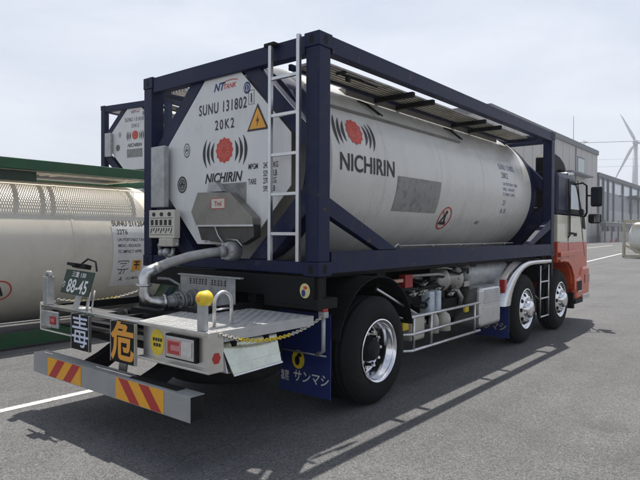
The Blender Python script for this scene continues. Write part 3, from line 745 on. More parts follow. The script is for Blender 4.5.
# ------- arched mudguards over the drive wheels
for sx in (-1, 1):
    mb = MB()
    pts = [(.92+.62*math.cos(t), .575+.62*math.sin(t)) for t in [rad(170-160*k/16) for k in range(17)]]
    for k in range(16):
        mb.prism([pts[k], pts[k+1], (.92+(pts[k+1][0]-.92)*1.012, .56+(pts[k+1][1]-.56)*1.012), (.92+(pts[k][0]-.92)*1.012, .56+(pts[k][1]-.56)*1.012)], lambda p, q, d: (sx*d, p, q), .58, 1.21)
    tp(mb, 'mudguard', black)
# ------- rear underrun bumper
mb = MB(); mb.box(-1.125, 1.112, -1.2, -1.194, .338, .512); mb.box(-1.125, 1.112, -1.1938, -1.075, .506, .512); bp = tp(mb, 'rear_bumper', greyp, .002)
mb = MB(); mb.box(-1.118, 1.104, -1.1935, -1.08, .341, .5055); mb.build('channel_shade', black, bp)  # solid black fill stands for the shade inside the open channel
mb = MB(); mb.box(.35, .92, -1.165, -1.09, .5125, .519); mb.build('grip_pad', rubber, bp)
for x0, x1, dr in ((-.853, -.288, 1), (.227, .828, -1)):
    mb = MB(); mb.box(x0, x1, -1.2035, -1.2005, .345, .505); st = mb.build('warning_stripe', amber, bp)
    mb = MB(); w = x1-x0; fb = rear_map(-1.2045)
    for k in range(2):
        c = x0+w*(.29+.44*k); hh = .105*dr if True else 0
        pl = [(c-.062-hh*.75, .345), (c+.062-hh*.75, .345), (c+.062+hh*.75, .505), (c-.062+hh*.75, .505)]
        mb.faces([fb(min(max(a, x0), x1), b) for a, b in pl], [(0,1,2,3)])
    mb.build('red_bar', redst, st)
mb = MB()
for x in (-.43, .40):
    mb.prism([(-.66, .72), (-.50, .72), (-.62, .60), (-1.06, .345), (-1.074, .345), (-1.074, .51), (-.95, .56)], lambda p, q, d: (d, p, q), x-.05, x+.05)
mb.box(-.42, .42, -.66, -.55, .72, .93)
tp(mb, 'bumper_arm', black, .004)
mb = MB(); mb.prism([(-.05, .59), (.06, .59), (.03, .44), (-.07, .44)], lambda p, q, d: (p, d, q), -1.0, -.985); tp(mb, 'reflector_tab', panelm)
# ------- spare wheel, and a carrier added as dark mass that fills the deck's shadow
sw = empty('spare_wheel', (0, -3, 0), 0, tr)
mb = MB(); mb.lathe([(.40, .30), (.385, .34), (.38, .42), (.40, .47), (.44, .50), (.62, .50), (.66, .47), (.68, .42), (.675, .34), (.66, .30), (.40, .30)], (.35, -.22, 0), 'z', 40); mb.build('tyre', rubber, sw)
mb = MB(); mb.lathe([(.41, .30), (.43, .27), (.52, .25), (.53, .02)], (.35, -.22, 0), 'z', 30); mb.build('rim', black, sw)
mb = MB()
for x in (-.30, .35): mb.box(x-.04, x+.04, -.9, .28, .69, .78)
mb.box(-1.0, 1.05, -.90, -.82, .66, .80); mb.box(-1.05, -.55, -.6, .25, .55, .84); mb.box(-.5, .42, .2, .27, .45, .9)
tp(mb, 'spare_carrier', black, .004)
# ------- rear beam, lamps and signs
mb = MB()
mb.box(.365, 1.19, -1.055, -1.045, .665, .925)
mb.box(.365, 1.19, -1.10, -1.055, .905, .93); mb.box(.365, 1.19, -1.115, -1.055, .655, .673)
mb.box(1.182, 1.195, -1.115, -.98, .655, .935)
tp(mb, 'rear_panel', panelm, .004)
mb = MB(); mb.box(-1.2, .364, -1.10, -1.0, .905, .93); mb.box(-.98, -.25, -1.0, -.90, .912, .93); tp(mb, 'rear_cross_rail', chrome, .004)
mb = MB(); mb.box(-1.215, -1.201, -1.10, -.96, .70, .95); mb.box(-1.20, -.58, -1.10, -1.085, .696, .706); tp(mb, 'lamp_frame', alud)
mb = MB(); mb.box(.685, 1.03, -1.088, -1.0555, .70, .875); lm = tp(mb, 'tail_lamp', black, .006)
mb = MB(); mb.box(.70, 1.015, -1.094, -1.0885, .713, .862); mb.build('bezel', alu, lm, .003)
mb = MB(); mb.box(.72, .878, -1.10, -1.0945, .735, .84); mb.build('lens', mat('pink lens', (.55, .2, .2), .2, var=.15, scale=40, coat=.5), lm)
mb = MB(); mb.box(.735, .86, -1.103, -1.1005, .742, .765); mb.box(.735, .86, -1.103, -1.1005, .805, .828); mb.box(.735, .76, -1.103, -1.1005, .7655, .8045); mb.build('lens_bar', lensr, lm)
mb = MB(); mb.box(.882, .995, -1.10, -1.0945, .735, .84); mb.build('lens', lensc, lm)
mb = MB(); mb.box(-1.16, -.838, -1.12, -1.1005, .742, .886); lm2 = tp(mb, 'tail_lamp', galv, .006)
mb = MB(); ring(mb, lambda a, b: (-1.0+a*.145, -1.1215, .814+b*.062), 0, 0, 1.35, 1.28, 4); mb.build('bezel', alu, lm2)
mb = MB(); mb.box(-.98, -.87, -1.124, -1.1205, .775, .845); mb.build('lens', lensr, lm2)
mb = MB(); mb.box(-.955, -.895, -1.127, -1.1245, .795, .825); mb.build('lens', mat('pink lens', (.55, .2, .2), .2), lm2)
def board(x0, x1, z0, z1, ch, m, sz, dx, bo):
    mb = MB(); mb.box(x0, x1, -1.13, -1.112, z0, z1); b = tp(mb, 'warning_board', black, .003)
    for a in (x0-.008, x1):
        mb = MB(); mb.box(a, a+.008, -1.133, -1.109, z0, z1); mb.build('board_edge', alu, b)
    mb = MB(); text_mb(mb, ch, lambda a, c: (a, -1.132, c), (x0+x1)/2, z0+(z1-z0)*.5-sz*.46, sz, 'CENTER', bo, 0, dx); mb.build('character', m, b)
board(-.576, -.299, .608, .906, '毒', bluew, .215, .98, .004)
board(.04, .360, .592, .908, '危', orange_c, .225, 1.04, .03)
mb = MB(); mb.disc(rear_map(-1.0565), .545, .785, .085, .098, 28); ys = tp(mb, 'round_sticker', yellow)
mb = MB(); fy = rear_map(-1.058)
for k in range(4): mb.box(.492+.03*k, .514+.03*k, -1.0585, -1.0575, .795, .82)
for k in range(3): mb.box(.50+.032*k, .524+.032*k, -1.0585, -1.0575, .755, .78)
mb.build('sticker_print', ink, ys)
mb = MB(); mb.disc(side_map(1.1965), -1.045, .755, .038, .042, 6); tp(mb, 'side_marker', redst)
# ------- deck
mb = MB()
dk = [(.36, -1.098), (1.19, -1.098), (1.19, -.02), (.12, -.02), (.12, -.42)]
mb.prism(dk, lambda p, q, d: (p, q, d), .905, .9315)
mb.box(1.172, 1.19, -.975, -.02, .855, .9045)
d_o = tp(mb, 'deck_plate', mat('diamond plate', (.46, .465, .46), .42, .3, var=.1, scale=9, dirt=((.4, .38, .35), .5, 4)))
mb = MB()
for i in range(26):
    for j in range(18):
        x = .16+i*.04; y = -1.07+j*.058
        if x < .40-(y+1.1)*.38+.02 or x > 1.16: continue
        sg = 1 if (i+j) % 2 else -1
        mb.bar((x-.011, y-.011*sg, .9325), (x+.011, y+.011*sg, .9325), .007, .003)
tr_ = mb.build('tread_pattern', alu, d_o); tr_['kind'] = 'stuff'
mb = MB(); mb.box(-1.19, -1.13, -1.0, .1, .86, .93); mb.box(.33, .36, -1.0, -.02, .84, .904); mb.box(-1.1, .3, -.12, -.02, .80, .90); mb.box(-.2, -.14, -1.0, -.12, .80, .90); tp(mb, 'deck_frame', black, .004)
mb = MB(); mb.box(-1.12, .34, -1.04, -.05, .755, .77)  # hose tray, widened to close sunlit gaps in the deck's shadow
tp(mb, 'hose_tray', black)
mb = MB()
for k in range(5):
    t0 = k*.9; mb.tube([(-.35+.30*math.cos(t)+.01*k, -.5+.25*math.sin(t), .80+.012*k+.02*math.sin(3*t+k)) for t in [t0+2*PI*j/18 for j in range(15)]], .032, 8)
tp(mb, 'coiled_hose', rubber)
# ------- posts, knob, hoop, chain
mb = MB(); mb.box(-1.185, -1.10, -1.09, -1.02, .93, 1.19); mb.tube([(-1.17, -1.055, 1.19), (-1.16, -1.055, 1.225), (-1.11, -1.055, 1.225), (-1.10, -1.055, 1.19)], .02, 8); tp(mb, 'stake_post', galv, .006)
mb = MB(); mb.box(1.045, 1.125, -1.09, -1.055, .932, 1.13); pp = tp(mb, 'stake_post', galv, .004)
mb = MB(); mb.lathe([(-1.125, .02), (-1.12, .035), (-1.10, .05), (-1.045, .055), (-1.03, .045), (-1.03, .01)], (1.10, 0, 1.155), 'y', 20); mb.build('knob', yellow, pp)
mb = MB(); mb.lathe([(-1.128, .001), (-1.126, .022), (-1.118, .024)], (1.10, 0, 1.155), 'y', 12); mb.build('knob_centre', hazard, pp)
mb = MB(); mb.tube([(1.05, -.94, .93), (1.05, -.94, 1.10)]+[(1.05, -.86-.08*math.cos(t), 1.10+.08*math.sin(t)) for t in [PI*k/10 for k in range(1, 10)]]+[(1.05, -.78, 1.10), (1.05, -.78, .93)], .0135, 10)
mb.box(1.03, 1.07, -1.0, -.72, .9318, .94); mb.tube([(1.05, -.93, 1.06), (1.05, -.79, 1.06)], .006, 6); tp(mb, 'grab_hoop', alu)
def chain(name, p, q, sag, n, m1, m2):
    mb = MB(); p, q = Vector(p), Vector(q)
    for i in range(n):
        t = (i+.5)/n; c = p.lerp(q, t); c.z -= sag*4*t*(1-t)
        d = (q-p); d.z += -sag*4*(1-2*t); d.normalize(); up = Vector((0, 0, 1)); sd = d.cross(up).normalized(); up = sd.cross(d)
        a = (sd if i % 2 else up); L = (q-p).length/n*.72
        mb.mi = 0 if .16 < t < .62 else 1
        mb.tube([c + d*(L*math.cos(k)) + a*(.012*math.sin(k)) for k in [2*PI*j/10 for j in range(11)]], .0042, 5, cap=False)
    return tp(mb, name, [m1, m2])
chain('safety_chain', (1.20, -1.02, .912), (1.18, .12, .915), .105, 46, yellow, cream)
chain('safety_chain', (-1.18, -.95, .96), (-1.18, .05, 1.02), .07, 40, yellow, cream)
mb = MB(); mb.tube([(1.18, .12, .92), (1.18, .12, .62), (1.10, .13, .58)], .018, 8); mb.box(1.15, 1.21, .09, .15, .90, .95); tp(mb, 'chain_hook', galv)
mb = MB(); mb.box(1.15, 1.205, .085, .155, .951, .985); tp(mb, 'side_lamp', redst, .006)
# ------- number plate with its lamp
npo = empty('number_plate', (0, 0, 0), 0, tr)
npo.location = (-.57, -1.08-3+0, 1.165); npo.rotation_euler = (rad(-16), rad(1.5), rad(0))
mb = MB(); mb.box(-.235, .235, -.006, .004, -.105, .105); mb.build('plate', greenp, npo, .003)
mb = MB(); fp = rear_map(-.0075); text_mb(mb, '88-45', fp, .022, -.088, .118, 'CENTER', .018, .0, .86, spacing=1.04); text_mb(mb, 'り', fp, -.205, -.055, .05, 'CENTER', .02, 0, .8); text_mb(mb, '三重 130', fp, .0, .05, .038, 'CENTER', .02, 0, 1.2); mb.build('plate_characters', whitel, npo)
mb = MB(); mb.box(-.12, .10, -.03, .03, .125, .165); mb.box(-.14, .0, -.07, .0, .135, .16); mb.tube([(-.02, 0, .165), (.06, .0, .215), (.16, .02, .20), (.20, .03, .12)], .009, 6); mb.build('plate_lamp', black, npo, .004)
mb = MB(); mb.box(.02, .06, .006, .04, -.22, .10); mb.build('plate_bracket', galv, npo)
mb = MB(); mb.tube([(-.52, -1.02, .93), (-.52, -1.0, 1.08)], .014, 8); mb.tube([(-.45, -1.02, .93), (-.45, -.99, 1.10)], .008, 6); mb.lathe([(0, .07), (.012, .07), (.014, .04), (.014, .001)], (-.58, -1.02, .931), 'z', 16); tp(mb, 'plate_stand', galv)
# ------- pump line on the deck
mb = MB(); mb.prism([(-.30, .94), (.46, .94), (.46, 1.20), (-.30, 1.205)], lambda p, q, d: (p, d, q), -.205, -.20); mb.box(-.31, .55, -.23, -.19, 1.205, 1.217); vb = tp(mb, 'valve_screen', galv)
mb = MB(); fv = rear_map(-.2065)
for k in range(12):
    if k == 6: continue
    x = -.16+k*.043
    for j in range(3): mb.strip(fv, [(x, 1.135+.018*j), (x+.031, 1.137+.018*j)], .007)
    mb.strip(fv, [(x+.008+.012*(k % 2), 1.125), (x+.01+.012*(k % 2), 1.182)], .007)
mb.build('screen_print', ink, vb)
mb = MB()
pts = [(.26, -.14, 1.435), (.20, -.26, 1.425), (.12, -.42, 1.395), (.03, -.58, 1.34), (-.04, -.70, 1.28)]
mb.tube(pts, .042, 14)
for c, d in ((pts[0], pts[1]), (pts[-2], pts[-1])):
    a, b = Vector(c), Vector(d); e = pts[0] is c
    p_, q_ = (a, a.lerp(b, .4)) if e else (b.lerp(a, .45), b); mb.tube([p_, q_], .047, 14)
tp(mb, 'transfer_hose', hosem)
mb = MB()
mb.tube([(-.02, -.66, 1.30), (-.055, -.735, 1.262), (-.06, -.765, 1.22), (-.06, -.765, 1.10), (-.058, -.755, 1.05), (-.045, -.72, 1.018), (-.02, -.66, 1.00), (.0, -.60, .998)], [.047, .052, .052, .048, .052, .054, .052, .05], 16)
mb.tube([(-.06, -.765, 1.145), (-.06, -.765, 1.165)], .068, 18)
mb.tube([(-.005, -.615, 1.0), (.005, -.59, 1.0)], .07, 16)
tp(mb, 'pipe_elbow', mat('dull stainless pipe', (.55, .55, .54), .3, 1., var=.12, scale=16, dirt=((.3, .29, .27), .5, 10)))
mb = MB()
mb.tube([(.0, -.60, 1.0), (.02, -.46, 1.004), (.05, -.21, 1.01)], .05, 16)
for y_, rr in ((-.52, .062), (-.47, .085), (-.44, .085), (-.37, .06), (-.33, .09), (-.30, .09), (-.24, .065)):
    mb.tube([(.0+(.6+y_)*.13, y_-.012, 1.002), (.0+(.6+y_)*.13, y_+.012, 1.002)], rr, 18)
mb.tube([(.02, -.455, 1.06), (.02, -.455, 1.14), (-.07, -.50, 1.19), (-.10, -.60, 1.20)], .012, 8)
for k in range(8):
    t = 2*PI*k/8; mb.tube([(.02+.07*math.cos(t), -.50, 1.0+.07*math.sin(t)), (.02+.07*math.cos(t), -.41, 1.0+.07*math.sin(t))], .009, 6)
mb.box(-.02, .06, -.42, -.34, .90, .95)
tp(mb, 'valve_line', mat('grey cast iron', (.26, .27, .27), .5, .5, var=.25, scale=18, dirt=((.12, .12, .12), .6, 12)))
# ------- locker hung below the deck, lid leaning outwards
lk = empty('deck_locker', (0, -3, 0), 0, tr)
mb = MB(); mb.prism([(.66, .885), (1.05, .885), (1.135, .612), (.66, .60)], lambda p, q, d: (p, d, q), -.895, -.355); mb.build('locker_body', alu, lk, .006)
mb = MB(); mb.prism([(-.93, .862), (-.345, .89), (-.37, .612), (-.865, .60)], lambda p, q, d: (1.06+(.88-q)*.36+d, p, q), 0, .012); lid = mb.build('locker_lid', palegr, lk, .003)
mb = MB()
mb.prism([(-.87, .598), (-.368, .610), (-.368, .622), (-.87, .610)], lambda p, q, d: (1.06+(.88-q)*.36+d, p, q), .0125, .02)
mb.prism([(-.88, .665), (-.365, .68), (-.365, .684), (-.88, .669)], lambda p, q, d: (1.06+(.88-q)*.36+d, p, q), .0125, .016)
mb.build('lid_edge', alu, lid)
for yy in (-.80, -.47):
    mb = MB(); mb.box(1.075, 1.11, yy-.02, yy+.02, .79, .88); mb.build('latch', black, lk, .003)
# ------- blue mud flaps
def flap(sx):
    fl = empty('mud_flap', (0, -3, 0), 0, tr)
    xa, xb = sorted((sx*.52, sx*1.12))
    mb = MB(); mb.box(xa, xb, .292, .304, .16, .90); mb.build('flap_sheet', navyp, fl)
    mb = MB(); mb.tube([(xa, .283, .535), (xb-.04, .283, .535)], .009, 6); mb.build('flap_rod', galv, fl)
    if sx > 0:
        ff = rear_map(.2885)
        mb = MB(); text_mb(mb, 'サンマシ', ff, .90, .275, .085, 'CENTER', .012, .12, .90); text_mb(mb, '有限', ff, .595, .305, .038, 'CENTER', .02); text_mb(mb, '会社', ff, .595, .262, .038, 'CENTER', .02); mb.build('flap_lettering', whitel, fl)
        mb = MB(); mb.disc(ff, .755, .465, .075, .085, 26); ds = mb.build('flap_emblem', yellow, fl)
        mb = MB(); mb.disc(rear_map(.287), .745, .455, .03, .045, 12); mb.disc(rear_map(.287), .77, .505, .028, .018, 12); mb.build('emblem_mark', black, ds)
    return fl
flap(1); flap(-1)
mb = MB(); mb.box(.60, 1.205, .01, .28, .97, 1.06); mb.box(.60, 1.16, .006, .02, 1.0, 1.235); mb.box(1.16, 1.2, .03, .10, .96, 1.235); tp(mb, 'bolster_end', black, .006)
mb = MB(); mb.disc(rear_map(.004), 1.075, 1.125, .055, .062, 26); rs = tp(mb, 'round_sticker', mat('pale yellow sticker', (.66, .58, .25), .5, var=.1, scale=30))
mb = MB(); mb.disc(rear_map(.0025), 1.06, 1.105, .022, .03, 12); mb.build('sticker_print', inkb, rs)
mb = MB(); mb.disc(rear_map(.0025), 1.08, 1.15, .022, .014, 12); mb.build('sticker_print', red, rs)
# ------- right side guard and gear
for sx in (1, -1):
    mb = MB()
    for za, zb in ((.735, .735), (.555, .565), (.385, .385)):
        mb.tube([(sx*.90, 1.50, za), (sx*1.10, 1.53, za), (sx*1.15, 1.62, za), (sx*1.15, 3.31, zb)], .017, 8)
    for yy in (1.66, 2.04, 3.16): mb.tube([(sx*1.15, yy, .385), (sx*1.15, yy, .735)], .016, 8)
    mb.tube([(sx*1.15, .95, 1.08), (sx*1.13, 1.75, .755)], .014, 8)
    tp(mb, 'side_guard', alu)
mb = MB()
mb.box(.50, .95, 1.75, 2.75, .80, .98); mb.box(.55, .9, 1.65, 2.0, .45, .80); mb.tube([(.9, 2.0, .95), (.95, 2.4, 1.0), (.9, 2.9, .98)], .025, 8)
mb.tube([(.95, 1.2, 1.02), (1.0, 1.9, 1.0), (.9, 2.5, .9)], .02, 8); mb.box(.5, .9, 2.7, 3.2, .55, .8); mb.box(.45, .7, 3.2, 4.1, .4, 1.0)
tp(mb, 'battery_box', black, .01)
mb = MB(); mb.lathe([(2.60, .02), (2.60, .09), (2.66, .10), (2.70, .15), (2.74, .15), (2.78, .10), (2.95, .10), (2.99, .17), (3.06, .17), (3.08, .12), (3.18, .10), (3.2, .02)], (.88, 0, 1.05), 'y', 22)
for k in range(8):
    t = 2*PI*k/8; mb.tube([(.88+.145*math.cos(t), 2.97, 1.05+.145*math.sin(t)), (.88+.145*math.cos(t), 3.09, 1.05+.145*math.sin(t))], .014, 6)
mb.tube([(.88, 2.85, 1.14), (.88, 2.80, 1.19), (.92, 2.55, 1.19)], .018, 8); mb.tube([(.9, 3.1, .95), (.95, 3.2, .8), (.9, 3.25, .7)], .03, 8); mb.tube([(.85, 1.9, 1.1), (.88, 2.6, 1.08)], .022, 8)
mb.box(.9, .98, 3.22, 3.38, .93, 1.0)
tp(mb, 'discharge_pump', mat('cast aluminium', (.42, .41, .38), .5, .6, var=.3, scale=20, dirt=((.1, .1, .09), .7, 10)))
rg = random.Random(3)
mb = MB()
for k in range(16):                                        # hoses and lines strung along the frame
    y0 = 1.5+rg.random()*1.5; z0 = .80+rg.random()*.36; x0 = .78+rg.random()*.22; L_ = .3+rg.random()*.6
    mb.tube([(x0, y0, z0), (x0+.05, y0+L_*.3, z0-.05*rg.random()), (x0+.04, y0+L_*.7, z0+.06*rg.random()), (x0-.05, y0+L_, z0-.10*rg.random())], .008+.010*rg.random(), 7)
tp(mb, 'hose_bundle', black)
mb = MB()
for k in range(11):
    y0 = 1.6+rg.random()*1.6; z0 = .86+rg.random()*.28; x0 = .93+rg.random()*.08
    mb.tube([(x0, y0, z0), (x0, y0+.05, z0)], .018+.012*rg.random(), 8); mb.tube([(x0, y0-.06, z0), (x0, y0+.12, z0+.01)], .009, 6)
mb.tube([(.98, 1.9, 1.14), (1.0, 2.5, 1.13), (.97, 2.75, 1.10)], .016, 8); mb.tube([(.95, 2.5, 1.19), (1.02, 2.62, 1.2), (1.04, 2.75, 1.18)], .008, 6)
tp(mb, 'pipe_fittings', MATS['cast aluminium'])
mb = MB(); mb.box(.93, 1.01, 1.72, 1.88, 1.02, 1.16); mb.tube([(.97, 1.75, 1.0), (.97, 1.9, .99)], .012, 8); tp(mb, 'red_valve', redp, .02)
mb = MB(); mb.box(.94, 1.0, 1.40, 1.70, 1.085, 1.12); tp(mb, 'orange_reflector', mat('copper strip', (.5, .3, .2), .4), .004)
mb = MB(); mb.box(.92, 1.06, 2.18, 2.30, .68, .95); mb.box(.92, 1.06, 2.36, 2.46, .70, .95); tp(mb, 'water_canister', mat('pale blue plastic', (.5, .56, .62), .45, var=.15, scale=12), .02)
mb = MB(); mb.box(.88, 1.06, 1.78, 2.08, .44, .72); tp(mb, 'oil_can', cream, .035)
for yy, rr in ((2.62, .085), (2.38, .06)):
    mb = MB(); mb.lathe([(.46, .02), (.46, rr), (.60, rr), (.65, rr*.8), (.68, .03), (.70, .03), (.70, .001)], (1.0, yy, 0), 'z', 20); tp(mb, 'air_filter', cream)
mb = MB(); mb.box(1.0, 1.06, 1.60, 1.72, .58, .68); mb.box(1.02, 1.06, 3.10, 3.2, .62, .70); tp(mb, 'side_marker', yellow, .012)
# ------- embossed silencer box
mb = MB(); mb.box(.75, 1.165, 3.33, 3.98, .40, .925); sb = tp(mb, 'silencer_box', alu, .06)
sb.modifiers[0].segments = 4
mb = MB()
for k in range(11):
    for j in range(7): mb.sphere((1.166, 3.42+.047*k, .72+.026*j), .009, 6)
mb.box(1.164, 1.170, 3.38, 3.93, .645, .66); mb.build('embossing', alu, sb)
# ------- blue flap ahead of the first steered axle
mb = MB(); mb.box(.68, 1.185, 4.20, 4.212, .16, .86); fb_ = tp(mb, 'mud_flap', navyp)
mb = MB(); text_mb(mb, 'サンマシ', rear_map(4.197), .93, .27, .09, 'CENTER', .02, .1, .9); mb.build('flap_lettering', mat('gold lettering', (.4, .35, .2), .5), fb_)
mb = MB(); mb.box(1.10, 1.18, 4.06, 4.14, .80, .98); tp(mb, 'side_lamp', lensr, .01)
# polished quarter fender over the first steered axle
for sx in (1, -1):
    mb = MB()
    po = [(3.98, .62), (4.05, .77), (4.18, .92), (4.36, 1.05), (4.60, 1.15), (4.86, 1.205), (5.2, 1.218), (5.94, 1.21)]
    pi_ = [(4.23, .62), (4.27, .735), (4.37, .87), (4.52, .985), (4.71, 1.08), (4.94, 1.13), (5.23, 1.145), (5.94, 1.14)]
    def smooth(P):
        Q = []
        for i in range(len(P)-1):
            p0, p1, p2, p3 = [Vector(P[max(0, min(len(P)-1, i+k))]) for k in (-1, 0, 1, 2)]
            for k in range(5):
                t = k/5; Q.append(tuple(.5*((2*p1)+(p2-p0)*t+(2*p0-5*p1+4*p2-p3)*t*t+(3*p1-p0-3*p2+p3)*t*t*t)))
        return Q+[P[-1]]
    po, pi_ = smooth(po), smooth(pi_)
    rows = []
    for (a, b), (c, d_) in zip(po, pi_):      # outer lip, rolled edge, then the top sheet going inwards
        mx_, mz_ = (a+c)/2, (b+d_)/2
        rows.append([(sx*.86, a, b), (sx*1.17, a, b), (sx*1.20, a+(c-a)*.12, b+(d_-b)*.12), (sx*1.212, a+(c-a)*.35, b+(d_-b)*.35), (sx*1.212, a+(c-a)*.75, b+(d_-b)*.75), (sx*1.20, c, d_), (sx*1.17, c, d_)])
    m_ = len(rows[0]); mb.faces([p for rw in rows for p in rw], [(i*m_+k, i*m_+k+1, (i+1)*m_+k+1, (i+1)*m_+k) for i in range(len(rows)-1) for k in range(m_-1)], True)
    tp(mb, 'fender', mat('satin aluminium', (.66, .66, .66), .26, 1., var=.08, scale=8))
    mb = MB()
    for yy in (5.47, 5.86): mb.tube([(sx*1.19, yy, .31), (sx*1.19, yy, 1.12)], .013, 8)
    for zz in (.315, .60, .86): mb.tube([(sx*1.19, 5.47, zz), (sx*1.19, 5.86, zz)], .014, 8)
    mb.tube([(sx*1.1, 5.2, .78), (sx*1.18, 5.47, .58)], .008, 6)
    tp(mb, 'step_ladder', alu)
mb = MB(); mb.box(1.12, 1.205, 5.94, 6.04, .93, 1.24); tp(mb, 'lock_bracket', black, .006)
# large white air/urea tank between the rails
mb = MB(); mb.lathe([(3.35, .02), (3.36, .15), (3.42, .19), (4.72, .19), (4.78, .15), (4.79, .02)], (.82, 0, 1.07), 'y', 28); tp(mb, 'air_tank', galv)

# ------- cab
cabroot = empty('cab', (0, -3, 0), 0, tr)
def sidecut(poly, m, name, x=1.19, bev=.03):
    mb = MB(); mb.prism(poly, lambda p, q, d: (d, p, q), -x, x); return mb.build(name, m, cabroot, bev)
upper = [(6.32, 1.935), (6.32, 2.60), (6.42, 2.67), (7.34, 2.67), (7.50, 2.60), (8.05, 1.935)]
sidecut(upper, cab_navy, 'cab_upper', 1.17, .09)
sidecut([(6.32, 1.475), (6.32, 1.932), (8.063, 1.932), (8.10, 1.475)], cab_cream, 'cab_belt', 1.185, .01)
arch = [(6.50+.58*math.cos(t), .56+.58*math.sin(t)) for t in [rad(8+ (150)*k/12) for k in range(13)]]
low = [(6.32, 1.472), (8.102, 1.472), (8.13, .70), (7.30, .70)] + arch[0:11] + [(6.32, 1.12)]
low = [(6.32, 1.472), (8.102, 1.472), (8.13, .70), (7.15, .70), (7.10, .86), (6.98, 1.02), (6.80, 1.11), (6.5, 1.14), (6.32, 1.13)]
sidecut(low, cab_org, 'cab_lower', 1.19, .015)
mb = MB(); mb.prism([(6.98, 1.03), (7.14, .86), (7.17, .62), (7.24, .62), (7.22, .88), (7.04, 1.07), (6.82, 1.16), (6.5, 1.19), (6.34, 1.18), (6.34, 1.14), (6.5, 1.15), (6.79, 1.12)], lambda p, q, d: (d, p, q), 1.10, 1.235); mb.prism([(6.34, 1.22), (7.3, 1.24), (7.6, 1.30), (7.3, 1.33), (6.34, 1.30)], lambda p, q, d: (d, p, q), 1.192, 1.24); mb.build('wheel_arch', cab_org, cabroot, .008)
mb = MB(); mb.prism([(7.30, .42), (8.17, .42), (8.21, .60), (8.20, 1.02), (7.72, 1.02), (7.60, .85), (7.30, .80)], lambda p, q, d: (d, p, q), -1.22, 1.22); mb.build('front_bumper', cab_org, cabroot, .06)
mb = MB(); mb.box(-1.23, 1.235, 7.70, 8.14, .415, .50); mb.build('entry_step', alu, cabroot, .01)
mb = MB(); mb.box(-1.225, 1.2255, 7.25, 7.72, .36, .44); mb.box(1.0, 1.2, 7.2, 7.28, .28, .56); mb.build('front_flap', black, cabroot)
mb = MB(); mb.box(1.222, 1.228, 7.85, 8.16, .70, .86); mb.build('turn_lamp', lensr, cabroot, .004)
for sx in (1, -1):
    mb = MB(); mb.box(*sorted((sx*1.2, sx*1.226)), 7.36, 7.66, .56, .76); stp = mb.build('step_recess', black, cabroot, .01)
    mb = MB(); mb.box(*sorted((sx*1.205, sx*1.235)), 7.38, 7.64, .56, .585); mb.build('step_tread', alu, stp, .003)
    mb = MB(); mb.tube([(sx*1.19, 6.90, 1.55), (sx*1.215, 6.90, 1.58), (sx*1.215, 6.90, 2.25), (sx*1.18, 6.90, 2.28)], .013, 8); mb.build('grab_rail', black, cabroot)
# doors, windows, seams
for sx in (1, -1):
    fx = lambda p, q, d: (sx*d, p, q)
    mb = MB(); mb.prism([(6.95, 1.965), (6.95, 2.54), (7.36, 2.54), (7.46, 2.46), (7.88, 1.965)], fx, 1.171, 1.176); dr = mb.build('door_window', black, cabroot)
    mb = MB(); mb.prism([(7.08, 2.05), (7.08, 2.48), (7.33, 2.48), (7.41, 2.41), (7.70, 2.05)], fx, 1.1765, 1.179); mb.build('pane', mat('sky-bright cab window', (.42, .46, .5), .1, var=.1, spec=.8, rvar=.05), dr)  # pale opaque colour paints in the bright sky seen through the cab
    mb = MB()
    for a, b in (((6.90, 1.2), (6.90, 2.57)), ((7.93, 1.2), (7.45, 2.58))): 
        mb.prism([(a[0], a[1]), (a[0]+.012, a[1]), (b[0]+.012, b[1]), b], fx, 1.1775, 1.193)
    mb.build('door_seam', black, cabroot)
    mb = MB(); mb.box(*sorted((sx*1.187, sx*1.21)), 6.98, 7.16, 1.60, 1.64); mb.build('door_handle', black, cabroot, .004)
    mb = MB(); mb.box(*sorted((sx*1.187, sx*1.20)), 7.25, 7.40, 1.57, 1.63); mb.build('side_marker', black, cabroot, .004)
    mb = MB(); mb.prism([(7.80, 1.72), (7.98, 1.70), (7.86, 2.06), (7.74, 2.08)], fx, 1.187, 1.20); mb.build('corner_vane', black, cabroot, .01)
    mb = MB(); mb.box(*sorted((sx*1.186, sx*1.196)), 6.40, 8.05, 1.466, 1.48); mb.build('belt_trim', mat('white trim', (.7, .7, .68), .4), cabroot)
    # mirrors
    mb = MB(); mb.tube([(sx*1.14, 7.30, 2.50), (sx*1.28, 7.42, 2.53), (sx*1.34, 7.46, 2.48), (sx*1.34, 7.48, 2.0), (sx*1.30, 7.52, 1.93), (sx*1.17, 7.75, 1.95)], .018, 8); mb.tube([(sx*1.34, 7.47, 2.30), (sx*1.45, 7.47, 2.30)], .016, 6); arm = mb.build('mirror_arm', black, cabroot)
    mb = MB(); mb.box(*sorted((sx*1.405, sx*1.595)), 7.44, 7.52, 2.10, 2.46); mb.build('mirror', black, cabroot, .035)
    mb = MB(); mb.box(*sorted((sx*1.425, sx*1.575)), 7.436, 7.4395, 2.135, 2.43); mb.build('mirror_glass', glass, cabroot)
    mb = MB(); mb.box(*sorted((sx*1.36, sx*1.57)), 7.46, 7.60, 1.80, 1.98); mb.build('mirror', black, cabroot, .04)
    mb = MB(); mb.box(*sorted((sx*1.47, sx*1.56)), 7.455, 7.4595, 1.82, 1.96); mb.build('mirror_glass', chrome, cabroot)
mb = MB(); mb.prism([(7.53, 2.57), (7.535, 2.58), (8.045, 1.965), (8.04, 1.955)], lambda p, q, d: (d, p+.012, q), -1.06, 1.06); mb.build('windscreen', glass, cabroot)
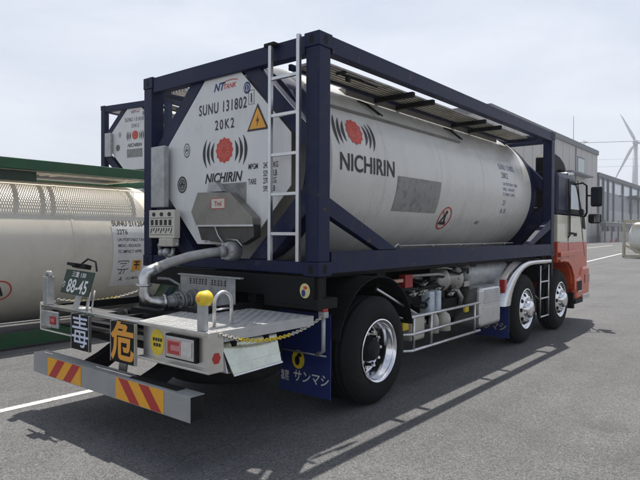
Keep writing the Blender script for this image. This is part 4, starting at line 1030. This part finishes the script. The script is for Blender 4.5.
mb = MB(); mb.prism([(6.27, 2.60), (6.27, 2.90), (6.40, 2.96), (6.66, 2.93), (6.90, 2.84), (7.0, 2.74), (6.95, 2.69), (6.6, 2.70), (6.45, 2.66), (6.42, 2.60)], lambda p, q, d: (d, p, q), .82, 1.12); mb.box(.86, 1.08, 6.20, 6.31, 1.4, 2.66); mb.build('snorkel_intake', black, cabroot, .03)
mb = MB(); mb.tube([(.95, 7.3, 2.70), (1.12, 7.42, 2.69)], .035, 10); mb.box(.8, 1.10, 7.2, 7.38, 2.665, 2.69); mb.build('roof_horn', chrome, cabroot)
mb = MB(); mb.box(-1.0, 1.0, 6.12, 6.31, 1.0, 2.05); mb.build('air_intake', black, cabroot, .02)
mb = MB(); mb.box(-.9, .9, 6.2, 7.9, .80, 1.10); mb.build('engine', black, cabroot)
mb = MB(); mb.box(-.75, .75, 8.10, 8.135, 1.15, 1.45); mb.build('grille', black, cabroot, .01)
for sx in (1, -1):
    mb = MB(); mb.box(*sorted((sx*.75, sx*1.12)), 8.19, 8.215, .68, .86); mb.build('headlight', lensc, cabroot, .02)

# ------------------------------------------------------------------ beige framed container at the right
bc = empty('tank_container', (-4.37, 41.39, .03)); bc.rotation_euler = (0, 0, rad(-90-17))
tag(bc, 'beige framed white tank container standing far off beside the yard line at the right edge', 'tank container')
bi = MB  # local: rear end at the origin corner, side towards the camera is its right side
hb, Lb = 2.591, 6.058
shift = (-1.219, 0, 0)
container_frame(bc, hb, Lb, beige)
prof = [(.15, .02)]+[(.45-.30*math.cos(PI/2*k/8), 1.08*math.sin(PI/2*k/8)**.8) for k in range(1, 9)]+[(Lb-.45, 1.08)]+[(Lb-.45+.3*math.sin(PI/2*k/8), max(.02, 1.08*math.cos(PI/2*k/8)**.8)) for k in range(1, 9)]
mb = MB(); mb.lathe(prof, (0, 0, 1.36), 'y', 48); mb.build('tank_vessel', white, bc)
for sx in (-1, 1):
    fx = lambda p, q, d: (sx*d, p, q)
    mb = MB(); mb.prism([(.16, .78), (.16, .95), (1.7, .2015), (1.35, .2015)], fx, 1.125, 1.20); mb.build('side_brace', beige, bc)
    mb = MB(); mb.prism([(Lb-.16, .78), (Lb-.16, .95), (Lb-1.7, .2015), (Lb-1.35, .2015)], fx, 1.125, 1.20); mb.build('side_brace', beige, bc)
mb = MB(); cb = cyl_map(1.085, 0, 1.36); text_mb(mb, 'N', cb, 1.6, -.10, .42, 'LEFT', .03, .25, 1, cut=.05); text_mb(mb, 'SUNU', cb, 1.7, .42, .16, 'LEFT', .02, 0, .9, cut=.05); mb.build('company_name', ink, bc)
mb = MB(); mb.box(.5, 1.0, .3, Lb-.3, 2.45, 2.49); mb.build('walkway_plank', alud, bc)

# ------------------------------------------------------------------ warehouses
def local_box(parent, name, m, *b, bevel=0):
    mb = MB(); mb.box(*b); return mb.build(name, m, parent, bevel)
w1 = empty('warehouse', (-48, 101, 0)); tag(w1, 'tall plain grey warehouse with dark roof edge behind the truck', 'warehouse')
local_box(w1, 'wall', wallm, -20, 20, -28.1, 29, -.5, 18.6)
local_box(w1, 'roof_edge', trimd, -20.3, 20.3, -28.4, 29.3, 18.6, 19.55)
mb = MB()
for k in range(15): mb.box(20.002, 20.05, -27+k*4-.05, -27+k*4+.05, 0, 18.6)
for k in range(10): mb.box(-20+k*4.4-.05, -20+k*4.4+.05, -28.15, -28.102, 0, 18.6)
mb.build('cladding_joint', mat('cladding joint grey', (.46, .445, .42), .75), w1)
mb = MB(); mb.tube([(20.12, 12.9, 2), (20.12, 12.9, 18.5)], .09, 6); mb.build('downpipe', trimd, w1)
mb = MB(); mb.tube([(19.6, 12.9, 19.5), (19.6, 12.9, 24.5)], .05, 6); mb.build('lightning_rod', trimd, w1)
wf = local_box(w1, 'window', trimd, 20.0, 20.06, 14.2, 19.3, 13.6, 16.9)
local_box(wf, 'pane', mat('green grey pane', (.36, .44, .42), .25, var=.1, scale=.3), 20.06, 20.08, 14.5, 19.0, 13.9, 16.6)
local_box(w1, 'canopy', trimd, 20.0, 21.6, 5.0, 20.0, 13.0, 13.25)
local_box(w1, 'plinth', concr, 20.0, 20.12, -28.1, 29, -.4, 1.4)
w2 = empty('factory_hall', (-45, 181, 0)); tag(w2, 'long lower factory hall with ribbed blue grey wall below the turbine', 'factory hall')
local_box(w2, 'wall', wallm2, -17, 17, -50.5, 60, -.5, 14.1)
local_box(w2, 'roof_edge', trimd, -17.4, 17.4, -50.7, 60.3, 14.1, 15.0)
for k in range(12):
    y0 = -46.0+k*9.6; local_box(w2, 'column', trimd, 17.0, 17.35, y0-.35, y0+.35, 0, 14.1)
local_box(w2, 'column', trimd, 17.0, 17.35, -50.4, -49.9, 0, 14.1); local_box(w2, 'column', trimd, 17.0, 17.35, -42.0, -41.4, 0, 14.1)
for y0, y1 in ((-49.7, -46.5), (-45.5, -42.2), (-41.2, -36.9), (-36.0, -27.3), (-26.4, -17.7), (-16.8, -8), (-7, 1)):
    local_box(w2, 'window', winm, 17.0, 17.06, y0+.15, y1-.15, 11.2, 13.6)
local_box(w2, 'pale_band', mat('pale lower cladding', (.46, .47, .47), .7, var=.06, scale=.2), 17.0, 17.05, -41.2, 60, 1.0, 7.2)
local_box(w2, 'canopy', trimd, 17.35, 19.6, -21.5, -6.5, 10.9, 11.5)
dd = local_box(w2, 'door', mat('dark door', (.05, .055, .06), .5), 17.05, 17.15, -18.6, -14.8, 7.0, 9.8)
mb = MB(); mb.tube([(17.6, -33, 10.6), (18.4, -33, 11.1)], .12, 6); mb.tube([(17.6, -21, 10.2), (18.4, -21, 10.7)], .12, 6); mb.build('wall_lamp', trimd, w2)
fe = empty('yard_wall', (-25.5, 140, 0)); tag(fe, 'low concrete yard wall with a dark pipe rack on top, before the factory hall', 'wall')
local_box(fe, 'wall', concr, -.2, .2, -16, 60, -.3, 2.3)
for k in range(10): local_box(fe, 'post', trimd, .21, .45, -15+k*6, -14.7+k*6, 0, 4.6)
local_box(fe, 'pipe_rack', trimd, -.35, .7, -16, 60, 3.35, 4.0)
mb = MB()
for k in range(3): mb.tube([(.1+.25*k, -16, 4.15), (.1+.25*k, 60, 4.15)], .12, 6)
mb.build('pipe', concr, fe)

def cone(x, y, lb):
    c = empty('traffic_cone', (x, y, .0))
    mb = MB(); mb.lathe([(.04, .26), (.06, .24), (.9, .06), (.92, .001)], (0, 0, 0), 'z', 14); mb.build('cone_body', redp, c)
    mb = MB(); mb.box(-.32, .32, -.32, .32, 0, .045); mb.build('base', black, c)
    return tag(c, lb, 'traffic cone', 'red cones by the yard wall')
cone(-24.2, 126.0, 'red traffic cone nearest the cab in front of the concrete yard wall')
cone(-24.4, 131.5, 'red traffic cone farther from the cab in front of the concrete yard wall')

# ------------------------------------------------------------------ wind turbine
wt = empty('wind_turbine', (-83.4, 467.2, 0)); tag(wt, 'pale three bladed wind turbine standing behind the factory hall', 'wind turbine')
HZ = 67.8
mb = MB(); mb.tube([(0, 0, 0), (0, 0, HZ*.5), (0, 0, HZ-1)], [2.6, 2.1, 1.6], 20); mb.build('tower', turbm, wt)
vd = Vector((83.4+4.17, -467.2-3.6, 0)).normalized(); rt = Vector((-vd.y, vd.x, 0))
mb = MB(); mb.bar(Vector((0, 0, HZ+.6))-vd*5, Vector((0, 0, HZ+.6))+vd*2.6, 3.4, 3.4); mb.build('nacelle', turbm, wt, .6)
hubc = Vector((0, 0, HZ+.6))+vd*4.0
mb = MB(); mb.sphere(tuple(hubc), 1.9); mb.build('hub', turbd, wt)
for ang, L in ((115, 22.5), (244, 30), (357, 30)):
    t = rad(ang); d = rt*math.cos(t)+Vector((0, 0, 1))*math.sin(t); e = d.cross(vd).normalized()
    mb = MB(); sec = []
    for k in range(9):
        q = k/8; c = (2.3*(1-q)**.8+.35)*(.55+.45*min(1, q*6)); tk = .75*(1-q)+.1
        p = hubc+d*(1.2+L*q); sec.append([p-e*c*.3, p+vd*tk*.5, p+e*c*.7, p-vd*tk*.5])
    pts = [x for s_ in sec for x in s_]
    mb.faces(pts, [(4*i+j, 4*i+(j+1) % 4, 4*i+4+(j+1) % 4, 4*i+4+j) for i in range(8) for j in range(4)]+[(0,1,2,3),(32,33,34,35)], True)
    mb.build('blade', turbm, wt)

# ------------------------------------------------------------------ overhead cables on two poles beyond the hall
def cable(x0, y0, z0, x1, y1, z1, rr, lb):
    mb = MB(); mb.tube([(x0+(x1-x0)*t, y0+(y1-y0)*t, z0+(z1-z0)*t-1.2*4*t*(1-t)*.5) for t in [k/16 for k in range(17)]], rr, 5)
    tag(mb.build('overhead_cable', cablem), lb, 'cable', 'overhead cables beside the turbine')
P1, P2 = (-62, 250), (60, 300)
cable(P1[0], P1[1], 39.5, P2[0], P2[1], 40.8, .13, 'topmost and thickest overhead cable, level with the turbine hub')
cable(P1[0], P1[1], 32.3, P2[0], P2[1], 34.0, .05, 'thin overhead cable in the middle, below the turbine hub')
cable(P1[0], P1[1], 29.4, P2[0], P2[1], 31.0, .05, 'thin overhead cable hanging lowest over the factory hall roof')
for (x, y), hgt, lb in ((P1, 40.5, 'utility pole carrying the cables behind the grey warehouse'), (P2, 42, 'utility pole carrying the cables beyond the right edge')):
    up_ = empty('utility_pole', (x, y, 0)); tag(up_, lb, 'utility pole')
    mb = MB(); mb.tube([(0, 0, 0), (0, 0, hgt)], [.5, .3], 10); mb.build('pole', concr, up_)
    mb = MB()
    for zz in (29.6, 32.6, hgt-.9): mb.box(-1.5, 1.5, -.12, .12, zz, zz+.25)
    mb.build('crossarm', trimd, up_)

# ------------------------------------------------------------------ hazy sea air between here and the turbine
hm = bpy.data.materials.new('hazy air'); hm.use_nodes = True
hn, hl = hm.node_tree.nodes, hm.node_tree.links
hn.remove(hn['Principled BSDF'])
pv = hn.new('ShaderNodeVolumePrincipled'); pv.inputs['Color'].default_value = (.86, .91, 1, 1); pv.inputs['Density'].default_value = .0008; pv.inputs['Anisotropy'].default_value = .3
hl.new(pv.outputs[0], hn['Material Output'].inputs['Volume'])
mb = MB(); mb.box(-1600, 1600, -500, 2600, -1.0, 112)
hz = mb.build('haze', hm); hz['kind'] = 'stuff'
